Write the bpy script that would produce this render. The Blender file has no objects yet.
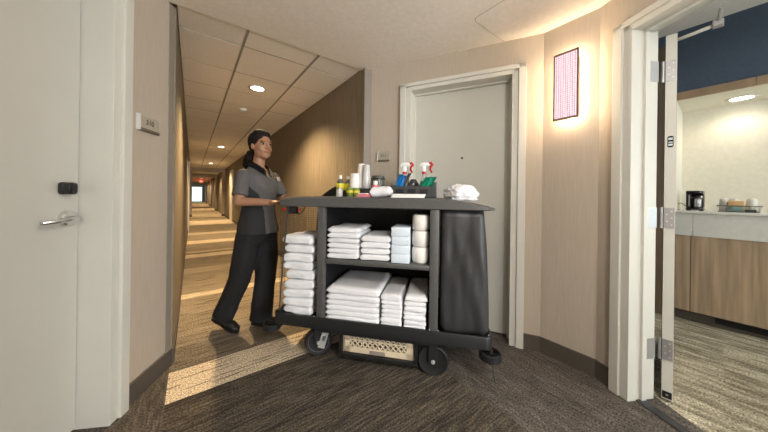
import bpy, bmesh, math, random
from mathutils import Vector, Matrix, Euler, noise
random.seed(7)
SC = bpy.context.scene
COL = SC.collection
PI = math.pi

# ------------------------------------------------------------------ camera, world, exposure
CAMZ, CEIL = 1.18, 2.44
cam = bpy.data.cameras.new('camera'); cam.sensor_width = 36; cam.lens = 12.0
cam.shift_y = -(216 - 195.4) / 768; cam.clip_start = 0.02
co = bpy.data.objects.new('camera', cam); COL.objects.link(co)
YAW, ROLL = 0.643, 0.0132
co.matrix_world = (Matrix.Translation((0, 0, CAMZ)) @ Matrix.Rotation(-YAW, 4, 'Z')
                   @ Matrix.Rotation(PI / 2, 4, 'X') @ Matrix.Rotation(ROLL, 4, 'Z'))
SC.camera = co
SC.view_settings.view_transform = 'Standard'; SC.view_settings.look = 'None'
SC.view_settings.gamma = 1; SC.view_settings.use_curve_mapping = False
SC.view_settings.exposure = 0.18
W = bpy.data.worlds.new('world'); SC.world = W; W.use_nodes = True
W.node_tree.nodes['Background'].inputs[0].default_value = (.8, .9, 1, 1)
W.node_tree.nodes['Background'].inputs[1].default_value = .3

def lamp(name, kind, loc, power, col, size=.1, size_y=None, rot=(0, 0, 0), spot=None, blend=.6):
    l = bpy.data.lights.new(name, kind); l.energy = power; l.color = col
    if kind == 'AREA':
        l.shape = 'RECTANGLE'; l.size = size; l.size_y = size_y or size
    else:
        l.shadow_soft_size = size
    if kind == 'SPOT':
        l.spot_size = spot; l.spot_blend = blend
    o = bpy.data.objects.new(name, l); COL.objects.link(o); o.location = loc; o.rotation_euler = rot
    return o
# added daylight from unseen windows behind the camera and in the guest room
lamp('added_corridor_daylight', 'AREA', (.63, -5.9, 1.35), 230, (.97, .99, 1), 1.3, 2.0, (PI / 2, 0, 0))
lamp('added_guest_room_daylight', 'AREA', (3.1, -3.9, 1.5), 60, (.93, .96, 1), 2.4, 2.0, (PI / 2, 0, 0))

# ------------------------------------------------------------------ materials
MATS = {}
def mat(name, col, rough=.55, metal=0., tex=None, bump=0., emit=None, spec=.4, trans=0., alpha=1., sheen=0.):
    """tex = (scale_xyz, low factor, high factor): streaks or mottling by stretched noise"""
    if name in MATS: return MATS[name]
    m = bpy.data.materials.new(name); m.use_nodes = True; nt = m.node_tree; b = nt.nodes['Principled BSDF']
    b.inputs['Base Color'].default_value = (*col, 1); b.inputs['Roughness'].default_value = rough
    b.inputs['Metallic'].default_value = metal; b.inputs['Specular IOR Level'].default_value = spec
    b.inputs['Transmission Weight'].default_value = trans; b.inputs['Alpha'].default_value = alpha
    b.inputs['Sheen Weight'].default_value = sheen
    sc, lo, hi = tex if tex else ((30, 30, 30), .96, 1.04)
    tc = nt.nodes.new('ShaderNodeTexCoord'); mp = nt.nodes.new('ShaderNodeMapping'); mp.inputs['Scale'].default_value = sc
    nz = nt.nodes.new('ShaderNodeTexNoise'); nz.inputs['Scale'].default_value = 1; nz.inputs['Detail'].default_value = 4
    mr = nt.nodes.new('ShaderNodeMapRange'); mr.inputs['From Min'].default_value = .3; mr.inputs['From Max'].default_value = .7
    mr.inputs['To Min'].default_value = lo; mr.inputs['To Max'].default_value = hi
    mx = nt.nodes.new('ShaderNodeVectorMath'); mx.operation = 'SCALE'; mx.inputs[0].default_value = col
    L = nt.links
    L.new(tc.outputs['Object'], mp.inputs['Vector']); L.new(mp.outputs[0], nz.inputs['Vector'])
    L.new(nz.outputs['Fac'], mr.inputs['Value']); L.new(mr.outputs[0], mx.inputs['Scale']); L.new(mx.outputs[0], b.inputs['Base Color'])
    if bump:
        bp = nt.nodes.new('ShaderNodeBump'); bp.inputs['Strength'].default_value = bump; bp.inputs['Distance'].default_value = .004
        L.new(nz.outputs['Fac'], bp.inputs['Height']); L.new(bp.outputs[0], b.inputs['Normal'])
    if emit:
        b.inputs['Emission Color'].default_value = (*emit[0], 1); b.inputs['Emission Strength'].default_value = emit[1]
    MATS[name] = m
    return m

def carpet(name, base, light, sc1, sc2, amt=.5, bands=None, y0=0, y1=1, blocks=False):
    """streaky loop carpet in floor coordinates; bands = [(y, lightness 0..1)...] constant stops between y0 and y1"""
    m = bpy.data.materials.new(name); m.use_nodes = True; nt = m.node_tree; b = nt.nodes['Principled BSDF']; L = nt.links
    b.inputs['Roughness'].default_value = .95; b.inputs['Specular IOR Level'].default_value = .1
    tc = nt.nodes.new('ShaderNodeTexCoord')
    def nz(sc, det=3):
        mp = nt.nodes.new('ShaderNodeMapping'); mp.inputs['Scale'].default_value = sc
        n = nt.nodes.new('ShaderNodeTexNoise'); n.inputs['Scale'].default_value = 1; n.inputs['Detail'].default_value = det
        L.new(tc.outputs['Object'], mp.inputs['Vector']); L.new(mp.outputs[0], n.inputs['Vector']); return n.outputs['Fac']
    def rng(x, a, c, lo, hi):
        r = nt.nodes.new('ShaderNodeMapRange'); r.inputs[1].default_value = a; r.inputs[2].default_value = c
        r.inputs[3].default_value = lo; r.inputs[4].default_value = hi; L.new(x, r.inputs[0]); return r.outputs[0]
    def mth(op, a, c):
        n = nt.nodes.new('ShaderNodeMath'); n.operation = op
        for i, x in enumerate((a, c)):
            if isinstance(x, (int, float)): n.inputs[i].default_value = x
            else: L.new(x, n.inputs[i])
        n.use_clamp = op in ('ADD', 'MULTIPLY'); return n.outputs[0]
    streak = rng(nz(sc1), .42, .72, 0, 1); fine = rng(nz((110, 110, 1), 4), .34, .66, .40, 1.6); broad = rng(nz(sc2), .35, .65, 0, 1)
    fac = mth('ADD', mth('MULTIPLY', streak, amt), mth('MULTIPLY', broad, amt * .4))
    if blocks:
        ck = nt.nodes.new('ShaderNodeTexBrick'); ck.inputs['Scale'].default_value = 1
        ck.inputs['Color1'].default_value = (.15, .15, .15, 1); ck.inputs['Color2'].default_value = (.75, .75, .75, 1); ck.inputs['Mortar'].default_value = (.6, .6, .6, 1)
        ck.inputs['Brick Width'].default_value = .5; ck.inputs['Row Height'].default_value = .25; ck.inputs['Mortar Size'].default_value = .004
        mpb = nt.nodes.new('ShaderNodeMapping'); mpb.inputs['Rotation'].default_value = (0, 0, PI / 2); L.new(tc.outputs['Object'], mpb.inputs['Vector']); L.new(mpb.outputs[0], ck.inputs['Vector'])
        fac = mth('ADD', fac, mth('MULTIPLY', ck.outputs['Color'], .28))
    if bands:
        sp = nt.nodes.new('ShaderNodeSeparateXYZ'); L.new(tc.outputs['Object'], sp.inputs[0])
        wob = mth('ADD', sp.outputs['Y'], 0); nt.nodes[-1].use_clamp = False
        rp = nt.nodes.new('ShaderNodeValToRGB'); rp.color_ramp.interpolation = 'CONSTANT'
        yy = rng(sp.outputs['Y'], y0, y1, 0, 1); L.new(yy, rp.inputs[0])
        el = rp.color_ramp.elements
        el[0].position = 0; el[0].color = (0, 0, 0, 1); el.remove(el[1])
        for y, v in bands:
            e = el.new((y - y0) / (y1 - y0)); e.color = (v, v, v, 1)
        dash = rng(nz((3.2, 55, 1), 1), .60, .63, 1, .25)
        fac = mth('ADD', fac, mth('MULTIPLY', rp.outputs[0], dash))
    mix = nt.nodes.new('ShaderNodeMix'); mix.data_type = 'RGBA'; L.new(fac, mix.inputs[0])
    mix.inputs[6].default_value = (*base, 1); mix.inputs[7].default_value = (*light, 1)
    vm = nt.nodes.new('ShaderNodeVectorMath'); vm.operation = 'SCALE'; L.new(mix.outputs[2], vm.inputs[0]); L.new(fine, vm.inputs['Scale'])
    L.new(vm.outputs[0], b.inputs['Base Color'])
    bp = nt.nodes.new('ShaderNodeBump'); bp.inputs['Strength'].default_value = .5; bp.inputs['Distance'].default_value = .004
    L.new(fine, bp.inputs['Height']); L.new(bp.outputs[0], b.inputs['Normal'])
    MATS[name] = m; return m

mat('wall_beige', (.46, .40, .33), .75, tex=((90, 90, 6), .95, 1.05))
mat('wall_corridor', (.225, .185, .132), .7, tex=((70, 70, 3), .74, 1.22))
mat('ceiling_paint', (.86, .81, .745), .85)
mat('ceiling_tile', (.89, .85, .79), .9, tex=((60, 60, 60), .95, 1.05))
mat('grid_metal', (.30, .28, .25), .6)
mat('grid_white', (.42, .39, .34), .8)
mat('door_paint', (.56, .56, .52), .42, tex=((4, 4, 4), .98, 1.02))
mat('trim_paint', (.61, .605, .56), .45, tex=((4, 4, 4), .98, 1.02))
mat('baseboard', (.085, .072, .06), .6)
mat('corner_guard', (.24, .21, .18), .6)
mat('metal_steel', (.42, .42, .43), .4, .6)
mat('metal_dark', (.35, .35, .36), .38, 1.)
mat('chrome', (.72, .73, .74), .24, 1.)
mat('zinc', (.55, .55, .54), .35, .5)
mat('lock_black', (.012, .012, .013), .35)
mat('plaque', (.37, .345, .275), .4)
mat('plaque_dark', (.12, .10, .08), .45)
mat('plaque_edge', (.62, .62, .60), .3)
mat('ink', (.03, .028, .025), .6)
mat('cart_plastic', (.013, .0135, .0145), .42, tex=((40, 40, 40), .9, 1.1))
mat('cart_top', (.080, .079, .078), .40, tex=((40, 40, 40), .92, 1.08))
mat('cart_panel', (.011, .011, .012), .55)
mat('rubber', (.010, .010, .011), .55)
mat('wheel_grey', (.10, .10, .11), .5)
mat('vinyl', (.028, .028, .030), .42, tex=((14, 14, 5), .8, 1.25), bump=.3)
mat('towel', (.74, .75, .78), .9, tex=((220, 220, 220), .93, 1.06), bump=.35, spec=.1, sheen=.2)
mat('linen', (.73, .735, .765), .85, tex=((120, 120, 120), .96, 1.03), bump=.12, spec=.15)
mat('tissue_box', (.60, .68, .75), .6, tex=((160, 160, 160), .93, 1.05))
mat('roll_paper', (.74, .72, .69), .8, tex=((20, 20, 20), .96, 1.04))
mat('crate', (.60, .50, .36), .5)
mat('net_cord', (.045, .038, .03), .8)
mat('white_plastic', (.78, .78, .77), .35)
mat('paper_white', (.80, .79, .77), .7)
mat('clear_plastic', (.85, .88, .88), .12, trans=.75, alpha=.75)
mat('cup_clear', (.72, .72, .72), .15, trans=.35)
mat('frosted', (.80, .78, .72), .4, trans=.2)
mat('label_yellow', (.68, .60, .05), .5)
mat('bottle_green', (.20, .28, .06), .25)
mat('bottle_dark', (.16, .17, .16), .2, trans=.4)
mat('red_plastic', (.48, .015, .02), .35)
mat('blue_liquid', (.02, .27, .70), .3)
mat('green_liquid', (.01, .33, .20), .3)
mat('pink_label', (.70, .22, .27), .5)
mat('caddy', (.045, .047, .052), .45)
mat('skin', (.33, .172, .102), .5, tex=((25, 25, 25), .96, 1.04))
mat('lips', (.33, .12, .10), .45)
mat('eye_white', (.45, .42, .39), .3)
mat('iris', (.03, .018, .012), .2)
mat('hair', (.012, .009, .008), .75, tex=((90, 90, 20), .6, 1.6), bump=.8, spec=.15)
mat('tunic_grey', (.098, .092, .092), .85, tex=((150, 150, 150), .85, 1.15), bump=.15)
mat('tunic_dark', (.019, .019, .021), .85)
mat('trousers', (.011, .011, .013), .85)
mat('shoe', (.010, .010, .010), .5)
mat('badge', (.55, .52, .50), .4)
mat('badge_orange', (.65, .25, .06), .4)
mat('navy', (.072, .100, .150), .8, tex=((60, 60, 60), .92, 1.08))
mat('oak', (.40, .29, .195), .5, tex=((30, 30, 1.6), .72, 1.25))
mat('oak_strip', (.36, .25, .16), .5, tex=((30, 8, 1.6), .8, 1.2))
mat('leaf_brown', (.16, .115, .08), .5, tex=((30, 30, 1.6), .8, 1.2))
mat('counter_white', (.66, .66, .63), .35)
mat('niche_white', (.74, .70, .60), .6)
mat('black_gloss', (.012, .012, .014), .15)
mat('smoke_glass', (.42, .46, .43), .1, trans=.8, alpha=.45)
mat('tray_metal', (.06, .055, .05), .4, .6)
mat('amber_paper', (.62, .38, .18), .6)
mat('teal_glass', (.20, .34, .31), .25)
mat('threshold', (.07, .07, .075), .35, .6)
mat('lamp_warm', (1, .9, .75), .5, emit=((1, .80, .50), 14))
mat('lamp_white', (1, .95, .85), .5, emit=((1, .94, .80), 9))
mat('bronze', (.20, .13, .09), .4, .6)
mat('window_bright', (.8, .95, 1), .4, emit=((.62, .93, 1), 1.6))
mat('exit_red', (.5, .03, .02), .4, emit=((1, .12, .05), .7))
mat('exit_text', (.9, .8, .75), .4, emit=((1, .8, .7), 1.2))
mat('far_white', (.66, .62, .54), .5)
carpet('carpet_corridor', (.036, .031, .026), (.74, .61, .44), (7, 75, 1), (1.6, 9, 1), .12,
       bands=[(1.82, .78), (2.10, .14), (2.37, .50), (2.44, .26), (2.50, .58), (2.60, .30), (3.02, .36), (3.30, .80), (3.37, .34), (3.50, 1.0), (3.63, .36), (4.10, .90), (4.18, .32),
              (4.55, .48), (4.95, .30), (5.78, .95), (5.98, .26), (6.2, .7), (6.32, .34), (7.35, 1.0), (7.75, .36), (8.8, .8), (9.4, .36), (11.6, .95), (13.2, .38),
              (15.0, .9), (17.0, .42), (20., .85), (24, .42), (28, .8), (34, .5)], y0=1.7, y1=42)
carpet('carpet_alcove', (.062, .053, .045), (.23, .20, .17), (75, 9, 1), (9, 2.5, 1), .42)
carpet('carpet_room', (.15, .125, .082), (.68, .61, .46), (26, 4.5, 1), (14, 3, 1), .62, blocks=True)

# ------------------------------------------------------------------ mesh helpers
def P(o, **k):
    for a, v in k.items(): o[a] = v
    return o
def link(name, me, m, parent=None, smooth=False, loc=None, rot=None):
    o = bpy.data.objects.new(name, me); COL.objects.link(o)
    if m is not None:
        me.materials.clear(); me.materials.append(MATS[m] if isinstance(m, str) else m)
    if parent is not None: o.parent = parent
    if loc is not None: o.location = loc
    if rot is not None: o.rotation_euler = rot
    if smooth:
        me.shade_smooth()
    return o
def fin(name, bm, m, parent=None, smooth=False, loc=None, rot=None, angle=None):
    bmesh.ops.recalc_face_normals(bm, faces=bm.faces)
    me = bpy.data.meshes.new(name); bm.to_mesh(me); bm.free()
    o = link(name, me, m, parent, smooth, loc, rot)
    if angle is not None:
        me.shade_smooth()
        try: me.set_sharp_from_angle(angle=math.radians(angle))
        except Exception: pass
    return o
def box(bm, x0, x1, y0, y1, z0, z1, bev=0., seg=2, M=None):
    t = bmesh.new()
    bmesh.ops.create_cube(t, size=1)
    for v in t.verts: v.co = Vector(((x0 + x1) / 2 + v.co.x * (x1 - x0), (y0 + y1) / 2 + v.co.y * (y1 - y0), (z0 + z1) / 2 + v.co.z * (z1 - z0)))
    if bev: bmesh.ops.bevel(t, geom=t.edges[:], offset=bev, segments=seg, affect='EDGES', profile=.5)
    merge(bm, t, M); return bm
def merge(bm, t, M=None):
    me = bpy.data.meshes.new('tmp'); t.to_mesh(me); t.free()
    if M is not None: me.transform(M)
    bm.from_mesh(me); bpy.data.meshes.remove(me)
def rings(bm, rs, cap=True):
    """rs: list of rings, each a list of points"""
    vs = [[bm.verts.new(p) for p in r] for r in rs]; n = len(rs[0])
    for a, b in zip(vs, vs[1:]):
        for i in range(n): bm.faces.new((a[i], a[(i + 1) % n], b[(i + 1) % n], b[i]))
    if cap:
        bm.faces.new(list(reversed(vs[0]))); bm.faces.new(vs[-1])
    return bm
def lathe(bm, prof, n=20, c=(0, 0, 0), M=None):
    """prof: [(r, z)] about z through c"""
    t = bmesh.new()
    rings(t, [[(c[0] + max(r, 1e-4) * math.cos(2 * PI * i / n), c[1] + max(r, 1e-4) * math.sin(2 * PI * i / n), c[2] + z) for i in range(n)] for r, z in prof])
    merge(bm, t, M); return bm
def frame_of(d):
    d = Vector(d).normalized(); u = Vector((0, 0, 1)) if abs(d.z) < .9 else Vector((0, 1, 0))
    a = d.cross(u).normalized(); return a, d.cross(a).normalized()
def tube(bm, pts, r, n=8, cap=True):
    pts = [Vector(p) for p in pts]; rr = r if isinstance(r, (list, tuple)) else [r] * len(pts); out = []
    for i, p in enumerate(pts):
        d = (pts[min(i + 1, len(pts) - 1)] - pts[max(i - 1, 0)]); a, b = frame_of(d)
        if i and (a.dot(pa) < 0): a, b = -a, -b
        pa = a
        out.append([p + a * rr[i] * math.cos(2 * PI * k / n) + b * rr[i] * math.sin(2 * PI * k / n) for k in range(n)])
    return rings(bm, out, cap)
def ball(bm, c, r, n=16, M=None, rot=None):
    t = bmesh.new(); bmesh.ops.create_uvsphere(t, u_segments=n, v_segments=max(6, n * 2 // 3), radius=1)
    r = (r, r, r) if isinstance(r, (int, float)) else r
    T = Matrix.Translation(c) @ (rot.to_4x4() if rot is not None else Matrix()) @ Matrix.Diagonal((*r, 1))
    merge(bm, t, (M @ T) if M is not None else T); return bm
def prism(bm, poly, z0, z1):
    return rings(bm, [[(x, y, z0) for x, y in poly], [(x, y, z1) for x, y in poly]])
def rrect(x0, x1, y0, y1, r, n=5):
    out = []
    for cx, cy, a in ((x1 - r, y1 - r, 0), (x0 + r, y1 - r, 90), (x0 + r, y0 + r, 180), (x1 - r, y0 + r, 270)):
        for k in range(n + 1):
            t = math.radians(a + 90 * k / n); out.append((cx + r * math.cos(t), cy + r * math.sin(t)))
    return out
def empty(name, loc, rz=0., parent=None):
    o = bpy.data.objects.new(name, None); COL.objects.link(o); o.location = loc; o.rotation_euler = (0, 0, rz); o.empty_display_size = .05
    if parent is not None: o.parent = parent
    return o
def thing(name, label, cat, loc=(0, 0, 0), rz=0., group=None):
    o = empty(name, loc, rz); P(o, label=label, category=cat)
    if group: o['group'] = group
    return o
def tag(o, label, cat, group=None):
    P(o, label=label, category=cat)
    if group: o['group'] = group
    return o
def struct(o, label, cat):
    P(o, kind='structure', label=label, category=cat); return o
def boxes(name, bl, m, parent=None, loc=None, rz=0., bev=0.):
    bm = bmesh.new()
    for b in bl: box(bm, *b, bev=bev)
    return fin(name, bm, m, parent, loc=loc, rot=(0, 0, rz) if loc is not None else None)
def text(name, s, size, m, parent, loc, rot, ext=.0006):
    c = bpy.data.curves.new(name, 'FONT'); c.body = s; c.size = size; c.extrude = ext; c.align_x = 'CENTER'; c.align_y = 'CENTER'
    t = bpy.data.objects.new('tmp', c); COL.objects.link(t)
    dg = bpy.context.evaluated_depsgraph_get(); me = bpy.data.meshes.new_from_object(t.evaluated_get(dg))
    bpy.data.objects.remove(t); bpy.data.curves.remove(c)
    return link(name, me, m, parent, loc=loc, rot=rot)
ORD = ['top', 'second', 'third', 'fourth', 'fifth', 'sixth', 'seventh', 'eighth', 'ninth', 'tenth']

# ------------------------------------------------------------------ plan of the place
# corridor runs along +Y between X = -.10 and 1.36; splayed alcoves open on both sides around the camera
CL, CR = (-.11, 2.27), (1.37, 2.27)             # corridor corners
SX, SY1, SY0 = 2.147, .845, .505                 # sconce wall
WL = 1.623; ANG = math.atan2(.878, .4787)        # length and angle of the splayed walls
TH = .14

# floors
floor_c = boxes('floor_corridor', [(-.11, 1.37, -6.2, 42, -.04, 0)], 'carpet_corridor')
struct(floor_c, 'brown striped loop carpet running down the long corridor', 'floor')
bm = bmesh.new()
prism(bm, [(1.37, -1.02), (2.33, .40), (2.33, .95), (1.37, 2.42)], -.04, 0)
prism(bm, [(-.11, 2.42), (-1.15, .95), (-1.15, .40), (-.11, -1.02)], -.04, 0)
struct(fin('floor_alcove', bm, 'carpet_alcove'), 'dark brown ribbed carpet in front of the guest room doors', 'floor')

# ceilings
struct(boxes('ceiling_alcove', [(-1.2, 2.45, -6.2, 2.215, CEIL, CEIL + .12)], 'ceiling_paint'), 'smooth beige painted ceiling above the door alcove', 'ceiling')
cc = struct(boxes('ceiling_corridor', [(-.3, 1.6, 2.215, 42, CEIL + .03, CEIL + .1)], 'grid_metal'), 'suspended tile ceiling over the corridor', 'ceiling')
gx = [-.10, .335, .91, 1.36]; gy0, gs = 1.92, .576
tile_me = {}
for r in range(22):
    for k in range(3):
        y0 = max(2.222, gy0 + gs * r); y1 = gy0 + gs * (r + 1); x0, x1 = gx[k], gx[k + 1]
        key = (k, r == 0)
        if key not in tile_me:
            b = bmesh.new(); box(b, -(x1 - x0) / 2 + .0045, (x1 - x0) / 2 - .0045, -(y1 - y0) / 2 + .0045, (y1 - y0) / 2 - .0045, 0, .022, bev=.003, seg=1)
            tile_me[key] = fin('tile', b, 'ceiling_tile', cc); o = tile_me[key]
        else:
            o = bpy.data.objects.new('tile', tile_me[key].data); COL.objects.link(o); o.parent = cc
        o.location = ((x0 + x1) / 2, (y0 + y1) / 2, CEIL + .008 + .002 * math.sin(r * 5 + k * 3))
yfar = gy0 + gs * 22
boxes('far_tile_field', [(-.1, 1.36, yfar, 41.9, CEIL + .008, CEIL + .03)], 'ceiling_tile', cc)
bm = bmesh.new()
for r in range(1, 23): box(bm, -.1, 1.36, gy0 + gs * r - .005, gy0 + gs * r + .005, CEIL + .0075, CEIL + .03)
fin('cross_tee', bm, 'grid_white', cc)
for x in gx[1:3]: boxes('main_tee', [(x - .009, x + .009, 2.22, yfar, CEIL + .002, CEIL + .03)], 'grid_metal', cc)

# straight walls of the corridor
wl = struct(boxes('wall_corridor_left', [(-.26, -.10, 2.28, 42, 0, CEIL + .1)], 'wall_corridor'), 'gold brown grasscloth wall on the left of the corridor', 'wall')
wr = struct(boxes('wall_corridor_right', [(1.36, 1.52, 2.42, 42, 0, CEIL + .1), (1.36, 1.415, 2.172, 2.42, 0, CEIL + .1)], 'wall_corridor'), 'gold brown grasscloth wall on the right of the corridor', 'wall')
struct(boxes('baseboard_corridor_left', [(-.10, -.088, 2.29, 16, 0, .1)], 'baseboard'), 'low dark baseboard along the left corridor wall', 'baseboard')
struct(boxes('baseboard_corridor_right', [(1.348, 1.36, 2.175, 16, 0, .1)], 'baseboard'), 'low dark baseboard along the right corridor wall', 'baseboard')
struct(boxes('trim_1', [(WL - .052, WL - .001, -.005, 0, 0, CEIL)], 'corner_guard', loc=(-.887, .845, 0), rz=ANG, bev=.002), 'grey corner guard where the left wall meets the corridor', 'trim')
struct(boxes('trim_2', [(1.352, 1.436, 2.146, 2.172, 0, CEIL)], 'corner_guard', bev=.003), 'grey corner guard where the right wall meets the corridor', 'trim')
# corridor behind the camera
struct(boxes('wall_back_left', [(-.27, -.11, -6.2, -.93, 0, CEIL)], 'wall_beige'), 'beige corridor wall behind the alcove on the left', 'wall')
struct(boxes('wall_back_right', [(1.37, 1.53, -6.2, -.93, 0, CEIL)], 'wall_beige'), 'beige corridor wall behind the alcove on the right', 'wall')
struct(boxes('wall_back_end', [(-.27, 1.53, -6.36, -6.2, 0, CEIL)], 'wall_beige'), 'beige end wall of the corridor with an added window', 'wall')
win = empty('added_window_2', (.63, -6.19, 1.35)); struct(win, 'tall unseen window added at the near end of the corridor', 'window')  # unseen window added behind the camera to go with the area light
boxes('pane', [(-.65, .65, -.005, .005, -1.0, 1.0)], 'window_bright', win)
boxes('window_frame', [(-.70, -.65, -.005, .03, -1.05, 1.05), (.65, .70, -.005, .03, -1.05, 1.05), (-.7, .7, -.005, .03, 1.0, 1.05), (-.7, .7, -.005, .03, -1.05, -1.0), (-.02, .02, -.005, .02, -1, 1)], 'trim_paint', win)
# left alcove far wall and mirror splay behind the camera
struct(boxes('wall_alcove_left', [(-1.05, -.887, SY0, SY1, 0, CEIL)], 'wall_beige'), 'narrow beige wall facing the sconce', 'wall')
struct(boxes('wall_splay_left_back', [(0, WL, 0, TH, 0, CEIL)], 'wall_beige', loc=(-.11, -.92, 0), rz=PI - ANG), 'beige splayed wall behind the camera', 'wall')

# sconce wall
struct(boxes('wall_sconce', [(SX, SX + .16, SY0, SY1, 0, CEIL)], 'wall_beige'), 'narrow beige wall panel carrying the sconce', 'wall')
struct(boxes('baseboard_sconce', [(SX - .012, SX, SY0, SY1 + .006, 0, .115)], 'baseboard'), 'dark brown baseboard under the sconce', 'baseboard')

# ------------------------------------------------------------------ splayed walls with doors (local x along wall, y into wall)
HEAD, HEADO = 2.175, 2.23
def splay_wall(name, loc, rz, o0, o1, label, base_label, bname, base=True):
    c = .088
    w = struct(boxes(name, [(0, o0, 0, TH, 0, CEIL), (o1, WL, 0, TH, 0, CEIL), (o0, o1, 0, TH, HEAD, CEIL)], 'wall_beige', loc=loc, rz=rz), label, 'wall')
    segs = []
    if o0 - c > 0: segs.append((0, o0 - c, -.012, 0, 0, .115))
    if o1 + c < WL: segs.append((o1 + c, WL, -.012, 0, 0, .115))
    struct(boxes(bname, segs, 'baseboard', loc=loc, rz=rz), base_label, 'baseboard')
    return w
def door_frame(d, o0, o1, deep=0.):
    """casing, jamb and stop around an opening, as parts of the door"""
    c = .088
    for s, e in ((o0, -1), (o1, 1)):
        a, b = sorted((s + e * c, s + e * .034)); a2, b2 = sorted((s + e * .034, s - e * .002))
        boxes('casing_side', [(a, b, -.030, 0, 0, HEADO), (a2, b2, -.016, 0, 0, HEAD + .022)], 'trim_paint', d, bev=.003)
        a, b = sorted((s, s - e * .012))
        boxes('jamb', [(a, b, -.016, TH + .004 + deep, 0, HEAD)], 'trim_paint', d, bev=.002)
    boxes('casing_head', [(o0 - c, o1 + c, -.030, 0, HEAD + .022, HEADO), (o0 - .034, o1 + .034, -.016, 0, HEAD - .002, HEAD + .022)], 'trim_paint', d, bev=.003)
    boxes('head_jamb', [(o0, o1, -.016, TH + .004, HEAD - .012, HEAD)], 'trim_paint', d, bev=.002)

# room 310 on the left: x runs from the alcove's back towards the corridor corner
L0 = (-.887, .845, 0)
splay_wall('wall_left', L0, ANG, .30, 1.165, 'beige wall beside the left guest room door', 'dark baseboard between the left door and the corridor', 'baseboard_left')
d1 = empty('door_1', L0, ANG); struct(d1, 'pale grey guest room door with black lock at far left', 'door')
door_frame(d1, .30, 1.165)
leafL = boxes('leaf', [(.316, 1.149, TH - .012, TH + .033, .012, HEAD - .014)], 'door_paint', d1, bev=.002)
def M_wall(loc, rz): return Matrix.Translation(loc) @ Matrix.Rotation(rz, 4, 'Z')
lk = bmesh.new(); box(lk, 1.050, 1.122, TH - .040, TH - .012, 1.165, 1.222, bev=.012, seg=3)
lko = fin('lock_reader', lk, 'lock_black', d1, angle=40); P(lko, label='black card lock reader')
bm = bmesh.new(); lathe(bm, [(.0, .026), (.012, .026), (.014, .024), (.014, 0)], 18, M=Matrix.Translation((1.062, TH - .040, 1.193)) @ Matrix.Rotation(PI / 2, 4, 'X') @ Matrix.Diagonal((1, 2.0, 1, 1)))
fin('lock_knob', bm, 'black_gloss', lko, angle=40)
bm = bmesh.new(); lathe(bm, [(0, .022), (.028, .022), (.036, .016), (.038, 0)], 24, M=Matrix.Translation((1.095, TH - .012, 1.052)) @ Matrix.Rotation(PI / 2, 4, 'X'))
rz_ = fin('rosette', bm, 'chrome', d1, angle=40); P(rz_, label='chrome lever rosette')
bm = bmesh.new(); tube(bm, [(1.095, TH - .03, 1.052), (1.095, TH - .062, 1.052), (1.085, TH - .070, 1.052), (1.03, TH - .072, 1.048), (.945, TH - .064, 1.044)], [.011, .013, .013, .011, .009], 10)
fin('lever', bm, 'chrome', rz_, True)
boxes('leaf_gap_shade', [(1.1492, 1.1528, TH - .006, TH + .03, .012, HEAD - .014)], 'lock_black', d1)  # dark strip standing in for the shaded gap beside the leaf

# room 311
R0 = (1.37, 2.27, 0)
splay_wall('wall_right_far', R0, -ANG, .545, 1.42, 'beige wall around the middle guest room door', 'dark baseboard beside the middle guest room door', 'baseboard_right_far')
d2 = empty('door_2', R0, -ANG); struct(d2, 'pale grey closed guest room door behind the cart', 'door')
door_frame(d2, .545, 1.42)
boxes('leaf', [(.561, 1.404, TH - .012, TH + .033, .012, HEAD - .014)], 'door_paint', d2, bev=.002)
boxes('stop', [(.557, .570, TH - .045, TH - .014, 0, HEAD - .012), (1.395, 1.408, TH - .045, TH - .014, 0, HEAD - .012), (.557, 1.408, TH - .045, TH - .014, HEAD - .026, HEAD - .012)], 'trim_paint', d2)
bm = bmesh.new(); lathe(bm, [(0, .006), (.009, .006), (.010, 0)], 14, M=Matrix.Translation((1.01, TH - .012, 1.53)) @ Matrix.Rotation(PI / 2, 4, 'X'))
P(fin('peephole', bm, 'lock_black', d2), label='small dark peephole')
# open guest room door at the right
N0 = (SX, SY0, 0)
splay_wall('wall_right', N0, PI + ANG, .193, 1.10, 'beige wall around the open guest room door', 'dark baseboard beside the open door frame', 'baseboard_right')
d3 = empty('door_3', N0, PI + ANG); struct(d3, 'open guest room door seen edge on with steel hinges', 'door')
door_frame(d3, .193, 1.10, .022)
boxes('stop', [(.205, .218, TH - .075, TH - .045, 0, HEAD - .012), (.205, 1.088, TH - .075, TH - .045, HEAD - .026, HEAD - .012), (1.075, 1.088, TH - .075, TH - .045, 0, HEAD - .012)], 'trim_paint', d3)
# leaf swung into the room: set in world coordinates, its edge towards the corridor
inv3 = (Matrix.Translation(N0) @ Matrix.Rotation(PI + ANG, 4, 'Z')).inverted()
def world_part(o): o.matrix_parent_inverse = inv3; return o
LB = math.atan2(.1045, .9945)
leaf_M = Matrix.Translation((2.233, .174, 0)) @ Matrix.Rotation(LB, 4, 'Z')
bm = bmesh.new(); box(bm, .0, .855, .002, .043, .012, 2.14, M=leaf_M)
lf = world_part(fin('leaf', bm, 'leaf_brown', d3)); P(lf, label='brown veneered door leaf seen edge on')
bm = bmesh.new(); box(bm, -.004, .0, .0, .045, .012, 2.14, M=leaf_M)
le = world_part(fin('leaf_edge', bm, 'trim_paint', d3))
bm = bmesh.new(); box(bm, -.0065, .0, .004, .042, .02, .058, M=leaf_M); sw = world_part(fin('door_sweep_end', bm, 'lock_black', d3))
bm = bmesh.new(); box(bm, -.009, -.0065, .018, .028, .036, .044, M=leaf_M); world_part(fin('screw', bm, 'metal_steel', d3))
bm = bmesh.new(); prism(bm, rrect(-.012, .012, -.033, .033, .008), 0, .0015)
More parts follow.
